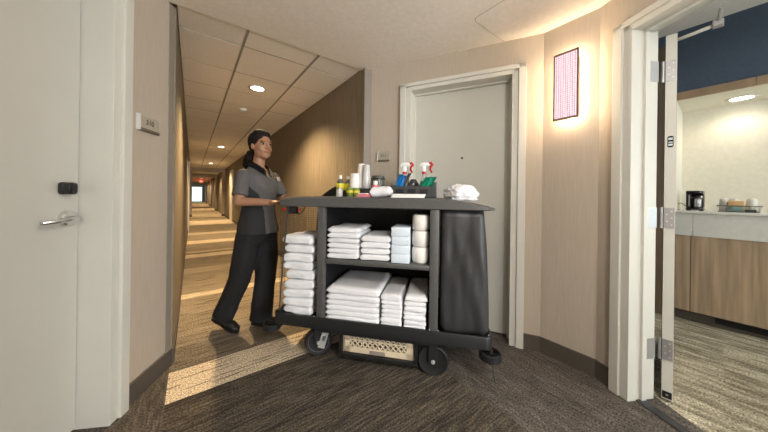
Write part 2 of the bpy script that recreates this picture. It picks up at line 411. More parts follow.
fp = fin('fire_label', bm, 'black_gloss', d3); fp.matrix_parent_inverse = inv3
fp.matrix_basis = leaf_M @ Matrix.Translation((-.004, .022, 1.515)) @ Matrix.Rotation(-PI / 2, 4, 'Z') @ Matrix.Rotation(PI / 2, 4, 'X')
bm = bmesh.new()
for z0, h in ((.010, .013), (-.007, .007), (-.024, .012)): box(bm, -.0085, .0085, z0, z0 + h, .0015, .0022)
fq = fin('label_print', bm, 'tissue_box', fp)
for hz in (1.93, 1.07, .30):
    h = bmesh.new(); box(h, -.0065, -.004, .003, .045, hz - .06, hz + .06, M=leaf_M)
    hg = world_part(fin('hinge', h, 'metal_steel', d3)); P(hg, label='brushed steel butt hinge')
    h = bmesh.new(); tube(h, [(2.2245, .2285, hz - .062), (2.2245, .2285, hz + .062)], .0075, 10)
    fin('knuckle', h, 'metal_steel', hg)
    h = bmesh.new(); box(h, .2050, .2075, TH - .030, TH + .027, hz - .06, hz + .06)
    jp = fin('hinge_plate', h, 'metal_steel', d3)
    for dy, dz in ((.014, .04), (.032, .02), (.014, 0), (.032, -.02), (.014, -.04)):
        h = bmesh.new(); box(h, -.0075, -.0065, dy - .003, dy + .003, hz + dz - .003, hz + dz + .003, M=leaf_M); fin('screw', h, 'white_plastic', hg)
bm = bmesh.new(); tube(bm, [(2.30, .19, 2.13), (2.266, .165, 2.115), (2.216, .032, 2.11)], [.010, .010, .010], 8)
arm = world_part(fin('closer_arm', bm, 'trim_paint', d3, True)); P(arm, label='white overhead door closer arm')
bm = bmesh.new(); box(bm, 2.19, 2.235, .012, .05, 2.095, 2.125, bev=.004); tube(bm, [(2.212, .03, 2.11), (2.13, .02, 2.155)], [.009, .007], 8)
fin('closer_elbow', bm, 'metal_steel', arm)
# threshold strip
struct(boxes('trim_3', [(.2, 1.09, TH - .10, TH - .045, 0, .008)], 'threshold', loc=N0, rz=PI + ANG, bev=.003), 'dark metal threshold strip in the open doorway', 'trim')

# ceiling access panel
def panel_poly(g):
    c = [(1.62 + .035 * math.cos(math.radians(t)), 1.05 + (.035 + g) * math.sin(math.radians(t)) - 0) for t in range(90, 181, 15)]
    return [(x - (g if x < 1.6 else 0), y) for x, y in c] + [(1.585 - g, -.10), (1.795, -.10), (2.130, .515), (2.130, .838), (2.004, 1.085 + g)]
bm = bmesh.new(); prism(bm, panel_poly(0), CEIL - .003, CEIL - .0005)
ap = fin('access_panel', bm, 'ceiling_paint'); tag(ap, 'flush ceiling access panel with rounded corner near the sconce', 'access panel')
bm = bmesh.new(); q, q2 = panel_poly(.004), panel_poly(0); n = len(q)
vs = [[bm.verts.new((x, y, CEIL - .0012)) for x, y in pl] for pl in (q, q2)]
for i in range(n - 1): bm.faces.new((vs[0][i], vs[0][i + 1], vs[1][i + 1], vs[1][i]))
bm.faces.new((vs[0][n - 1], vs[0][0], vs[1][0], vs[1][n - 1]))
bmesh.ops.remove_doubles(bm, verts=bm.verts, dist=1e-5)
fin('panel_gap', bm, 'grid_metal', ap)

# room signs
def sign(name, label, num, loc, rz, t, z0, z1, w):
    o = thing(name, label, 'sign', loc, rz)
    boxes('plate', [(t, t + w, -.014, 0, z0, z1)], 'plaque', o, bev=.002)
    boxes('lower_rail', [(t, t + w, -.018, 0, z0 - .012, z0 + .004)], 'plaque_dark', o, bev=.001)
    boxes('side_rail', [(t - .006, t + .003, -.02, 0, z0 - .012, z1 + .004)], 'plaque_edge', o, bev=.001)
    text('number', num, .042, 'ink', o, (t + w * .5, -.0148, (z0 + z1) / 2 + .002), (PI / 2, 0, 0))
    return o
sign('room_sign', 'small tan room number sign reading 310 beside the left door', '310', L0, ANG, WL - .304, 1.548, 1.625, .155)
sign('room_sign', 'small tan room number sign reading 311 beside the middle door', '311', R0, -ANG, .222, 1.525, 1.61, .125)

# ------------------------------------------------------------------ wall sconce
sc_ = thing('wall_sconce', 'glowing rectangular mesh wall sconce between the two guest room doors', 'sconce', (SX, .672, 1.727))
HW, SH, SD = .07, .465, .087
boxes('back_plate', [(-.012, 0, -.05, .05, .03, SH - .03)], 'trim_paint', sc_)
boxes('top_bar', [(-SD, -SD + .022, -HW, HW, SH - .012, SH)], 'bronze', sc_); boxes('bottom_bar', [(-SD, -SD + .022, -HW, HW, 0, .012)], 'bronze', sc_)
for z in (.08, SH - .08): boxes('bracket', [(-SD + .008, -.012, -.006, .006, z - .006, z + .006)], 'bronze', sc_)
for s in (-1, 1): boxes('side_rail', [(-SD, -SD + .012, s * HW - .004, s * HW + .004, 0, SH)], 'bronze', sc_)
# perforated lilac face
m = bpy.data.materials.new('sconce_mesh'); m.use_nodes = True; nt = m.node_tree; b = nt.nodes['Principled BSDF']
tc = nt.nodes.new('ShaderNodeTexCoord'); vz = nt.nodes.new('ShaderNodeTexVoronoi'); vz.inputs['Scale'].default_value = 70; vz.inputs['Randomness'].default_value = .1
rp = nt.nodes.new('ShaderNodeValToRGB'); rp.color_ramp.elements[0].position = .25; rp.color_ramp.elements[0].color = (1, .84, .96, 1)
rp.color_ramp.elements[1].position = .6; rp.color_ramp.elements[1].color = (.42, .27, .33, 1)
nt.links.new(tc.outputs['Object'], vz.inputs['Vector']); nt.links.new(vz.outputs['Distance'], rp.inputs[0])
nt.links.new(rp.outputs[0], b.inputs['Emission Color']); nt.links.new(rp.outputs[0], b.inputs['Base Color']); b.inputs['Emission Strength'].default_value = .9
MATS['sconce_mesh'] = m
fc = boxes('face_mesh', [(-SD + .002, -SD + .008, -HW + .004, HW - .004, .012, SH - .012)], 'sconce_mesh', sc_); P(fc, label='lilac woven metal mesh face, lit from behind')
for k in range(9):
    y = -HW + .014 * (k + 1)
    boxes('mesh_rib', [(-SD - .001, -SD + .002, y - .0012, y + .0012, .012, SH - .012)], 'bronze', fc)
bm = bmesh.new(); tube(bm, [(-.045, 0, .06), (-.045, 0, SH - .06)], .010, 10); fin('lamp_tube', bm, 'lamp_warm', sc_, True)
for z in (.05, .16, .30, .415):
    lamp('sconce_light', 'POINT', (SX - .045, .672, 1.727 + z), 2.7, (1, .76, .50), .025)

# ------------------------------------------------------------------ corridor fittings
def downlight(name, label, loc, r, m, pw, col, spot=2.5, group=None):
    o = thing(name, label, 'ceiling light', loc, 0, group)
    bm = bmesh.new(); lathe(bm, [(r * .8, -.001), (r, -.006), (r * 1.18, -.004), (r * 1.2, .0), (r * .8, 0)], 28); fin('trim_ring', bm, 'trim_paint', o, True)
    bm = bmesh.new(); lathe(bm, [(0, -.002), (r * .86, -.002), (r * .86, .0), (0, .0)], 28); fin('lens', bm, m, o)
    if pw: lamp(name + '_beam', 'SPOT', (loc[0], loc[1], loc[2] - .02), pw, col, r * .6, spot=spot, blend=.7)
    return o
WARM = (1, .72, .40)
for i in range(8):
    downlight('corridor_downlight', ('round recessed downlight in the corridor ceiling, ' + ['nearest to the housekeeper', 'second along the corridor', 'third along the corridor', 'fourth along the corridor', 'fifth along the corridor', 'sixth along the corridor', 'seventh along the corridor', 'last before the end window'][i]),
              (.615, 3.39 + 4.87 * i, CEIL + .006), .085, 'lamp_white', 260 if i < 4 else 190, WARM, spot=2.4, group='corridor downlights')
for i, y in enumerate((-1.3, -3.9)):  # unseen downlights added to brighten the alcove
    downlight('added_alcove_downlight', ['added round downlight just behind the camera', 'added round downlight further behind the camera'][i], (.63, y, CEIL - .001), .085, 'lamp_white', 120, (1, .96, .90), group='added downlights behind the camera')

dm = thing('added_pendant', 'added white pendant globe lighting the alcove, unseen beside the camera', 'ceiling light', (.62, -.50, CEIL))  # unseen pendant added to light the alcove walls and ceiling
bm = bmesh.new(); lathe(bm, [(0, 0), (.06, 0), (.06, -.02), (0, -.02)], 24); fin('canopy', bm, 'trim_paint', dm, angle=40)
bm = bmesh.new(); tube(bm, [(0, 0, -.02), (0, 0, -.34)], .006, 8); fin('stem', bm, 'metal_steel', dm)
bm = bmesh.new(); ball(bm, (0, 0, -.36), .035, 20); fin('globe', bm, 'lamp_white', dm, True)
lamp('added_pendant_glow', 'POINT', (.62, -.50, CEIL - .50), 52, (1, .965, .91), .10)
for i, y in enumerate((16.0, 21.0, 28.6, 35.6)):
    g = empty('trim_%d' % (4 + i), (.63, y, 0)); struct(g, 'beige portal of pilasters and beam across the corridor, number %s from the housekeeper' % ['one', 'two', 'three', 'four'][i], 'trim')
    for s in (-1, 1): boxes('pilaster', [(s * .73 - .09, s * .73 + .09, -.35, .35, .1, CEIL)], 'wall_beige', g)
    for s in (-1, 1): boxes('plinth', [(s * .73 - .10, s * .73 + .10, -.36, .36, 0, .1)], 'baseboard', g)
    boxes('beam', [(-.73, .73, -.3, .3, 2.28, CEIL + .02)], 'wall_beige', g)
for i, (y, x, sgn) in enumerate(((12.2, 1.36, -1), (24.5, 1.36, -1), (9.5, -.10, 1), (32, 1.36, -1))):
    g = empty('door_%d' % (4 + i), (x, y, 0)); struct(g, 'white guest room door in the corridor wall, ' + ['near the first portal', 'between second and third portals', 'on the left side', 'near the last portal'][i], 'door')
    boxes('leaf', [(min(0, sgn * .02), max(0, sgn * .02), .06, .97, .01, 2.12)], 'far_white', g)
    boxes('casing', [(min(0, sgn * .035), max(0, sgn * .035), 0, .06, 0, 2.18), (min(0, sgn * .035), max(0, sgn * .035), .97, 1.03, 0, 2.18), (min(0, sgn * .035), max(0, sgn * .035), 0, 1.03, 2.12, 2.18)], 'trim_paint', g)
struct(boxes('wall_far_end', [(-.26, 1.52, 41.5, 41.7, 0, CEIL + .1)], 'wall_beige'), 'far end wall of the long corridor', 'wall')
w1 = empty('window_1', (.47, 41.45, 0)); struct(w1, 'bright glazed opening at the far end of the corridor', 'window')
boxes('pane', [(-.55, .55, 0, .02, .1, 1.95)], 'window_bright', w1)
boxes('window_frame', [(-.61, -.55, -.02, .03, 0, 2.02), (.55, .61, -.02, .03, 0, 2.02), (-.61, .61, -.02, .03, 1.95, 2.02), (-.61, .61, -.02, .03, 0, .1)], 'trim_paint', w1)
ex = thing('exit_sign', 'small red lit EXIT sign hanging in the corridor', 'sign', (.62, 27.6, 2.06))
boxes('housing', [(-.15, .15, -.02, .02, .02, .2)], 'exit_red', ex, bev=.004); boxes('hanger', [(-.02, .02, -.01, .01, .2, .392)], 'white_plastic', ex)
text('lettering', 'EXIT', .115, 'exit_text', ex, (0, -.0215, .11), (PI / 2, 0, 0))
bm = bmesh.new(); lathe(bm, [(0, -.035), (.045, -.03), (.055, 0), (0, 0)], 18)
tag(fin('smoke_detector', bm, 'white_plastic', smooth=True, loc=(.60, 4.35, CEIL + .008)), 'small white smoke detector on the corridor ceiling tiles', 'smoke detector')

# ------------------------------------------------------------------ guest room beyond the open door
NX, NB, NY = 3.86, 4.45, .30
struct(boxes('floor_room', [(1.3, 4.6, -4.2, 1.6, -.05, -.002)], 'carpet_room'), 'light beige patterned carpet inside the guest room', 'floor')
struct(boxes('ceiling_room', [(1.4, 4.7, -4.2, 1.6, 2.85, 2.95)], 'ceiling_paint'), 'pale ceiling of the guest room', 'ceiling')
struct(boxes('wall_room_navy', [(NX, NX + .1, -4.2, .3, 2.235, 2.85), (NX, NX + .1, .3, 1.6, 2.74, 2.85)], 'navy'), 'dark navy painted wall above the niche', 'wall')
struct(boxes('wall_niche_back', [(NB, NB + .1, -4.2, NY + .02, 0, 2.3)], 'niche_white'), 'white back wall of the coffee niche', 'wall')
struct(boxes('wall_niche_side', [(NX + .02, NB, NY, NY + .02, 1.067, 2.18)], 'niche_white'), 'white side wall of the coffee niche', 'wall')
struct(boxes('ceiling_niche', [(NX + .02, NB + .02, -4.2, NY + .02, 2.165, 2.235)], 'niche_white'), 'white soffit over the coffee niche', 'ceiling')
st = struct(empty('trim_8', (NX - .012, 0, 2.165)), 'wood strip edging the niche soffit below the navy wall', 'trim')
st_me = None
for k in range(9):
    y1 = .30 - .45 * k
    if st_me is None:
        o = boxes('strip', [(0, .03, -.448, 0, 0, .072)], 'oak_strip', st, bev=.001); st_me = o.data
    else:
        o = bpy.data.objects.new('strip', st_me); COL.objects.link(o); o.parent = st
    o.location = (0, y1, 0)
cw = struct(empty('wall_room_wood', (NX - .005, .3, 0)), 'brown wood panelled wall left of the coffee niche', 'wall')
for k in range(3): boxes('panel', [(0, .05, k * .42 + .002, (k + 1) * .42 - .001, 0, 2.74)], 'leaf_brown', cw)
struct(boxes('wall_room_left', [(2.2, 4.6, 1.5, 1.6, 0, 2.85)], 'navy'), 'dark navy side wall of the guest room', 'wall')
struct(boxes('wall_room_front', [(1.5, 1.6, -4.2, -.9, 0, 2.85)], 'niche_white'), 'pale wall of the guest room behind the corridor', 'wall')
struct(boxes('wall_room_window', [(1.5, 4.6, -4.3, -4.2, 0, 2.85)], 'niche_white'), 'pale guest room wall with the added window', 'wall')
w3 = struct(empty('added_window_3', (3.1, -4.19, 1.5)), 'wide bright window added out of view in the guest room', 'window')  # window added out of view for the room's area light
boxes('pane', [(-1.2, 1.2, 0, .01, -1.0, 1.0)], 'window_bright', w3)
boxes('window_frame', [(-1.26, -1.2, 0, .03, -1.06, 1.06), (1.2, 1.26, 0, .03, -1.06, 1.06), (-1.26, 1.26, 0, .03, 1, 1.06), (-1.26, 1.26, 0, .03, -1.06, -1), (-.02, .02, 0, .02, -1, 1)], 'trim_paint', w3)
# cabinet units
for k, (y1, y0) in enumerate(((.30, .20), (.198, -.50), (-.502, -1.20), (-1.202, -1.9))):
    cb = thing('base_cabinet', ['narrow wood filler cabinet at the open door leaf', 'wood fronted base cabinet under the coffee maker', 'wood fronted base cabinet at the right edge of the picture', 'wood fronted base cabinet further along the guest room wall'][k], 'cabinet', (NX, 0, 0), group='cabinets of the coffee niche')
    boxes('body', [(.022, NB - NX - .002, y0, y1, .10, .83)], 'oak', cb)
    boxes('door', [(0, .02, y0 + .0015, y1 - .0015, .10, .83)], 'oak', cb, bev=.0015)
    boxes('toe_kick', [(.05, .07, y0, y1, 0, .10)], 'baseboard', cb)
ctp = thing('countertop', 'white countertop with deep white apron over the wood cabinets', 'countertop', (NX, 0, 0))
boxes('slab', [(-.03, NB - NX - .002, -1.9, NY, 1.045, 1.067)], 'counter_white', ctp, bev=.003)
boxes('apron', [(-.01, .02, -1.9, .185, .83, 1.045)], 'counter_white', ctp, bev=.001)
boxes('apron_filler', [(-.01, .02, .188, NY, .83, 1.045)], 'counter_white', ctp, bev=.001)
vg = thing('toe_vent', 'long black vent grille in the toe kick below the cabinets', 'vent', (NX, 0, 0))
boxes('frame', [(.035, .05, -.36, .05, .035, .085)], 'lock_black', vg)
for k in range(5): boxes('louver', [(.030, .036, -.35, .04, .042 + .008 * k, .045 + .008 * k)], 'rubber', vg)
downlight('niche_downlight', 'round recessed downlight glowing in the soffit over the coffee niche', (4.235, -.085, 2.164), .085, 'lamp_white', 7.5, (1, .90, .72), spot=2.7)

downlight('added_room_downlight', 'added round downlight in the guest room ceiling, out of view', (3.0, -1.5, 2.849), .085, 'lamp_white', 60, (1, .95, .86), spot=2.4)  # added out of view to brighten the guest room
cm = thing('coffee_maker', 'small black single cup coffee maker on the white countertop', 'coffee maker', (4.08, .185, 1.067), -.06)
bm = bmesh.new(); box(bm, -.075, .075, -.055, .055, .008, .030, bev=.006); fin('base', bm, 'black_gloss', cm, angle=40)
bm = bmesh.new(); box(bm, -.005, .075, -.055, .055, .030, .175, bev=.008); box(bm, -.06, -.005, .020, .055, .030, .175, bev=.006); fin('tower', bm, 'black_gloss', cm, angle=40)
bm = bmesh.new(); box(bm, -.075, .075, -.055, .055, .165, .200, bev=.008); fin('brew_head', bm, 'black_gloss', cm, angle=40)
bm = bmesh.new(); lathe(bm, [(.024, .031), (.027, .04), (.027, .115), (.022, .125), (.0, .125)], 18, c=(-.038, -.020, 0)); fin('mug', bm, 'metal_dark', cm, True)
boxes('water_tank_strip', [(-.063, -.060, .030, .036, .045, .16)], 'metal_steel', cm)
for sx in (-.06, .06):
    for sy in (-.042, .042): boxes('foot', [(sx - .007, sx + .007, sy - .007, sy + .007, 0, .009)], 'rubber', cm)
bm = bmesh.new(); tube(bm, [(.06, .06, .04), (.05, .10, .075), (.04, .135, .05), (.02, .155, .008), (-.02, .14, .006), (.02, .11, .006)], .004, 6); fin('power_cord', bm, 'rubber', cm, True)

tr = thing('serving_tray', 'dark wire rimmed tray holding cups and snacks on the counter', 'tray', (4.08, -.03, 1.067), 0)
bm = bmesh.new(); q = rrect(-.09, .09, -.155, .075, .02, 3); q2 = [(x * 1.12, y * 1.07 if True else y) for x, y in q]
tube(bm, [(x, y, .058) for x, y in q2] + [(q2[0][0], q2[0][1], .058)], .0035, 6, False); fin('rim', bm, 'tray_metal', tr)
bm = bmesh.new(); prism(bm, q, 0, .005); fin('tray_base', bm, 'tray_metal', tr)
bm = bmesh.new(); rings(bm, [[(x, y, .005) for x, y in q], [(x, y, .056) for x, y in q2]], False); fin('tray_wall', bm, 'smoke_glass', tr)
for yy, lab in ((.035, 'white upturned cup at the left end of the serving tray'), (-.02, 'white upturned cup in the middle of the serving tray'), (-.115, 'white upturned cup at the right end of the serving tray')):
    bm = bmesh.new(); lathe(bm, [(.036, 0), (.036, .012), (.031, .105), (.027, .118), (.015, .124), (0, .125)], 18)
    tag(fin('wrapped_cup', bm, 'frosted', smooth=True, loc=(4.115, -.03 + yy, 1.073)), lab, 'cup', 'wrapped cups on the serving tray')
bm = bmesh.new(); box(bm, -.02, .02, -.06, .035, 0, .10, bev=.012); tag(fin('snack_packet', bm, 'amber_paper', loc=(4.07, -.045, 1.073), angle=40), 'amber snack packet standing in the serving tray', 'packet')
bm = bmesh.new(); box(bm, -.02, .02, -.05, .03, 0, .05, bev=.008); tag(fin('tea_box', bm, 'teal_glass', loc=(4.022, -.045, 1.073), angle=40), 'small teal box at the front of the serving tray', 'box')
bm = bmesh.new(); box(bm, -.03, .03, -.03, .03, 0, .022, bev=.006); tag(fin('coffee_pouch', bm, 'black_gloss', loc=(4.035, -.135, 1.073), angle=40), 'flat black coffee pouch lying in the serving tray', 'pouch')

# ------------------------------------------------------------------ housekeeping cart (local x along the cart, y to its back)
CART = (1.249, 1.113, 0); CRZ = math.radians(-48.5)
cart = thing('housekeeping_cart', 'large black plastic housekeeping cart loaded with white linen in the alcove', 'cart', CART, CRZ)
CM = Matrix.Translation(CART) @ Matrix.Rotation(CRZ, 4, 'Z')
def at(s, v, z): return CM @ Vector((s, v, z))
# deck tray with a rim
bm = bmesh.new()
q = rrect(-1.165, .358, 0, .57, .05, 5); qi = rrect(-1.145, .338, .02, .55, .035, 5); n = len(q)
lv = [[bm.verts.new((x, y, z)) for x, y in pl] for pl, z in ((q, .232), (q, .306), (rrect(-1.163, .356, .002, .568, .05, 5), .311), (rrect(-1.147, .340, .018, .552, .036, 5), .311), (qi, .288))]
for a, b in zip(lv, lv[1:]):
    for i in range(n): bm.faces.new((a[i], a[(i + 1) % n], b[(i + 1) % n], b[i]))
bm.faces.new(list(reversed(lv[0]))); bm.faces.new(lv[-1])
deck = fin('deck', bm, 'cart_plastic', cart, angle=35)
bm = bmesh.new(); box(bm, -.80, .0, .02, .55, .20, .235, bev=.006); fin('deck_rail', bm, 'cart_plastic', deck)
# moulded top: ends droop, corners rounded
bm = bmesh.new(); st_ = []
for k in range(33):
    s = -1.165 + 1.54 * k / 32
    dl, dr = max(0, -.95 - s) / .215, max(0, s - .02) / .355
    zt = 1.166 - .034 * dl ** 1.6 - .058 * dr ** 1.5
    e = max(max(0, (-1.085 - s) / .08), max(0, (s - .295) / .08)); e = min(e, 1); ins = .085 * (1 - math.sqrt(max(0, 1 - e * e)))
    y0, y1 = ins, .575 - ins; zb = 1.092
    st_.append([(s, y0 + .006, zb), (s, y0, zb + .006), (s, y0, zt - .010), (s, y0 + .010, zt), (s, y1 - .010, zt), (s, y1, zt - .010), (s, y1, zb + .006), (s, y1 - .006, zb)])
rings(bm, st_); fin('top', bm, 'cart_top', cart, angle=35)
for x0, x1 in ((-.825, -.765), (-.035, .022)):
    sp_ = boxes('side_panel', [(x0 + .006, x1 - .006, .05, .55, .288, 1.092)], 'cart_panel', cart)
    bm = bmesh.new(); box(bm, x0, x1, .012, .052, .288, 1.092, bev=.008); fin('post', bm, 'cart_top', sp_, angle=40)
boxes('back_panel', [(-.77, -.03, .535, .552, .288, 1.092)], 'cart_panel', cart)
bm = bmesh.new(); box(bm, -.768, -.033, .016, .535, .692, .726, bev=.008); fin('shelf', bm, 'cart_top', cart, angle=40)
boxes('cross_rail', [(-.768, -.033, .50, .535, 1.03, 1.06)], 'cart_plastic', cart)
for s, v in ((-.84, .012), (-.73, .012), (-.03, .012), (.025, .012), (.335, .03)):
    bm = bmesh.new(); ball(bm, (s, v, .314), .0045, 8); fin('screw', bm, 'metal_steel', deck)
# raised black shroud on the back left of the top
bm = bmesh.new(); pts = []
for k in range(9):
    t = k / 8; pts.append((-1.04 + .22 * t, 1.160 + .108 * math.sin(t * PI / 2)))
for y in (.515, .535): pass
rings(bm, [[(x, y, z) for x, z in pts] + [(-.80, y, 1.268), (-.80, y, 1.160)] for y in (.505, .53)]); fin('back_fence', bm, 'cart_plastic', cart)
boxes('back_fence_rail', [(-.80, -.30, .515, .53, 1.160, 1.20)], 'cart_plastic', cart)
# casters
def caster(s, v, yaw, plate):
    c = empty('caster', (s, v, 0), yaw, cart)
    Mx = Matrix.Translation((0, 0, .099)) @ Matrix.Rotation(PI / 2, 4, 'X')
    bm = bmesh.new(); lathe(bm, [(.072, -.014), (.092, -.019), (.099, -.012), (.099, .012), (.092, .019), (.072, .014)], 32, M=Mx); w = fin('wheel', bm, 'rubber', c, angle=40)
    bm = bmesh.new(); lathe(bm, [(0, -.010), (.060, -.010), (.074, -.015), (.074, .015), (.060, .010), (0, .010)], 32, M=Mx); fin('wheel_disc', bm, 'wheel_grey' if plate else 'rubber', c, angle=40)
    bm = bmesh.new(); lathe(bm, [(0, -.040), (.010, -.038), (.014, -.030), (.014, .030), (.010, .038), (0, .040)], 16, M=Mx); P(fin('axle_nut', bm, 'zinc', c, angle=40), label='shiny axle nut')
    bm = bmesh.new()
    for e in (-1, 1): box(bm, -.030, .030, e * .026 - .003, e * .026 + .003, .085, .225, bev=.002)
    box(bm, -.035, .035, -.030, .030, .213, .232, bev=.003); fin('fork', bm, 'rubber', c)
    if plate:
        bm = bmesh.new(); box(bm, -.024, .024, -.034, -.029, .065, .205, bev=.002, M=Matrix.Rotation(.28, 4, 'Y')); bp = fin('brake_plate', bm, 'zinc', c); P(bp, label='shiny steel brake plate')
        bm = bmesh.new(); box(bm, -.012, .012, -.037, -.033, .12, .16, bev=.001, M=Matrix.Rotation(.28, 4, 'Y')); fin('pressed_slot', bm, 'metal_dark', bp)
caster(-.835, .085, math.radians(22), True); caster(-.005, .055, 0, False)
caster(-.835, .48, math.radians(15), False); caster(-.005, .50, 0, False)
# corner bumpers: open spoked rings
for s, v in ((.345, .03), (-1.20, .055), (.345, .54), (-1.15, .54)):
    b = empty('corner_bumper', (s, v, .155), 0, cart)
    bm = bmesh.new(); lathe(bm, [(.058, .012), (.066, .016), (.066, .056), (.058, .06), (.050, .056), (.050, .016)], 28)
    rings_o = fin('bumper_ring', bm, 'rubber', b, angle=40)
    bm = bmesh.new()
    for k in range(6): box(bm, .008, .054, -.003, .003, .008, .050, M=Matrix.Rotation(k * PI / 3, 4, 'Z'))
    lathe(bm, [(0, 0), (.014, 0), (.014, .075), (0, .075)], 12); fin('bumper_spokes', bm, 'cart_panel', b)
boxes('bumper_arm', [(-1.22, -1.10, .03, .09, .205, .235)], 'cart_plastic', cart)
bm = bmesh.new(); tube(bm, [(.352, -.02, .17), (.350, -.03, .12), (.358, -.032, .08), (.365, -.03, .06)], .003, 6); fin('loose_cord', bm, 'rubber', cart, True)
# hanging rack for the crate
bm = bmesh.new()
for s in (-.651, -.117): box(bm, s - .012, s + .012, .05, .42, .052, .235)
box(bm, -.665, -.105, .035, .055, .046, .066); box(bm, -.665, -.105, .04, .42, .052, .062)
fin('crate_rack', bm, 'cart_plastic', cart)

# crate
cr = thing('plastic_crate', 'beige plastic crate with diamond lattice front slung under the cart', 'crate', CART, CRZ)
z0, z1, s0, s1, v0, v1 = .068, .218, -.636, -.131, .060, .40
boxes('crate_body', [(s0, s0 + .012, v0, v1, z0, z1), (s1 - .012, s1, v0, v1, z0, z1), (s0, s1, v1 - .012, v1, z0, z1), (s0 + .012, s1 - .012, v0 + .006, v1 - .012, z0, z0 + .01)], 'crate', cr)
fr = bmesh.new()
for b in ((s0, s1, v0 - .004, v0 + .012, z1 - .022, z1), (s0, s1, v0, v0 + .010, .1525, .163), (s0, s1, v0, v0 + .012, z0, .108), (s0, -.585, v0, v0 + .010, z0, z1), (-.182, s1, v0, v0 + .010, z0, z1)): box(fr, *b)
fin('front_frame', fr, 'crate', cr)
la = bmesh.new()
for za, zb in ((.108, .1525), (.163, z1 - .022)):
    N = 11; w = (-.182 + .585) / N
    for k in range(N):
        for e in (0, 1):
            a = Vector((-.585 + w * (k + e), v0 + .005, za)); b = Vector((-.585 + w * (k + 1 - e), v0 + .005, zb))
            d = (b - a).normalized(); nn = Vector((-d.z, 0, d.x)) * .0042; yy = Vector((0, .0035, 0))
            rings(la, [[p - nn - yy, p + nn - yy, p + nn + yy, p - nn + yy] for p in (a, b)])
lo = fin('lattice', la, 'crate', cr); P(lo, kind='stuff')
boxes('label_holder', [(-.44, -.33, v0 - .004, v0, z0 + .004, z0 + .026)], 'corner_guard', cr)

# ------------------------------------------------------------------ folded textiles
def folded(w, d, h, seed, r=.45, wav=.004, nx=14, ny=9, nz=5):
    """a folded textile: rounded fold along the front, wavy body; origin at front-bottom-left"""
    bm = bmesh.new(); bmesh.ops.create_cube(bm, size=1)
    bmesh.ops.subdivide_edges(bm, edges=[e for e in bm.edges if abs((e.verts[0].co - e.verts[1].co).x) > .5], cuts=nx, use_grid_fill=True)
    bmesh.ops.subdivide_edges(bm, edges=[e for e in bm.edges if abs((e.verts[0].co - e.verts[1].co).y) > .5], cuts=ny, use_grid_fill=True)
    bmesh.ops.subdivide_edges(bm, edges=[e for e in bm.edges if abs((e.verts[0].co - e.verts[1].co).z) > .5], cuts=nz, use_grid_fill=True)
    off = Vector((seed * 3.17, seed * 1.31, seed * .77))
    for v in bm.verts:
        x, y, z = v.co * 2
        hh = h / 2
        # distance from edges -> rounding of the section by a superellipse
        Y = y * d / 2; X = x * w / 2; Z = z * hh
        edge_y = (d / 2 - abs(Y)) / (hh * 1.1); edge_x = (w / 2 - abs(X)) / (hh * .8)
        ky = 1 if edge_y > 1 else math.sqrt(max(0, 1 - (1 - edge_y) ** 2)) * (1 - r) + r
        kx = 1 if edge_x > 1 else math.sqrt(max(0, 1 - (1 - edge_x) ** 2)) * (.6) + .4
        Z *= ky * kx
        nv = noise.noise_vector(Vector((X * 9, Y * 9, 0)) + off)
        n2 = noise.noise_vector(Vector((X * 26, Y * 26, Z * 40)) + off)
        v.co = Vector((X + n2.x * wav * .5, Y + nv.y * wav * 1.2 + n2.y * wav * .5, Z + hh + nv.z * wav + (n2.z * wav * .4 if z > 0 else 0)))
        v.co.x += w / 2; v.co.y += d / 2
    return bm
def stack(name, cat, s0, s1, v0, d, z0, z1, n, m, labelf, group, wav=.004, jit=.008, top=1.0, r=.62):
    hs = [1.0] * n; hs[-1] = top; tot = sum(hs); z = z0
    for k in range(n):
        h = (z1 - z0) * hs[k] / tot
        bm = folded(s1 - s0, d, h * 1.07, random.random() * 50, r, wav)
        js, jv = random.uniform(-jit, jit), random.uniform(-jit, jit)
        o = fin(name, bm, m, None, True, loc=at(s0 + js, v0 + jv, z), rot=(0, 0, CRZ + random.uniform(-.02, .02)))
        tag(o, labelf(ORD[n - 1 - k]), cat, group); z += h
DZ = .289
def from_top(q): return q if q == 'top' else q + ' from top'
stack('folded_towel', 'towel', -1.095, -.865, .035, .34, DZ, .872, 9, 'towel', lambda q: 'white bath towel, %s, in the tall stack at the cart handle' % from_top(q), 'towels in the net bag', .011, .011)
stack('folded_towel', 'towel', -.757, -.522, .035, .34, .726, .945, 6, 'linen', lambda q: 'white hand towel, %s, in left stack on upper cart shelf' % from_top(q), 'towels on the upper shelf, left stack', .005, .007)
stack('folded_towel', 'towel', -.512, -.302, .035, .34, .726, .895, 4, 'linen', lambda q: 'white towel, %s, in second stack on upper cart shelf' % from_top(q), 'towels on the upper shelf, second stack', .005, .006)
stack('folded_sheet', 'bed sheet', -.760, -.372, .03, .46, DZ, .525, 6, 'linen', lambda q: 'white folded sheet, %s, in wide stack on bottom cart shelf' % from_top(q), 'sheets on the bottom shelf', .004, .004, 1.35)
stack('folded_pillowcase', 'pillowcase', -.355, -.215, .03, .44, DZ, .505, 7, 'linen', lambda q: 'white pillowcase, %s, in middle stack on bottom cart shelf' % from_top(q), 'pillowcases, middle stack', .005, .005, 1.2)
stack('folded_pillowcase', 'pillowcase', -.198, -.052, .03, .44, DZ, .510, 7, 'linen', lambda q: 'white pillowcase, %s, in right stack on bottom cart shelf' % from_top(q), 'pillowcases, right hand stack', .006, .006, 1.2)
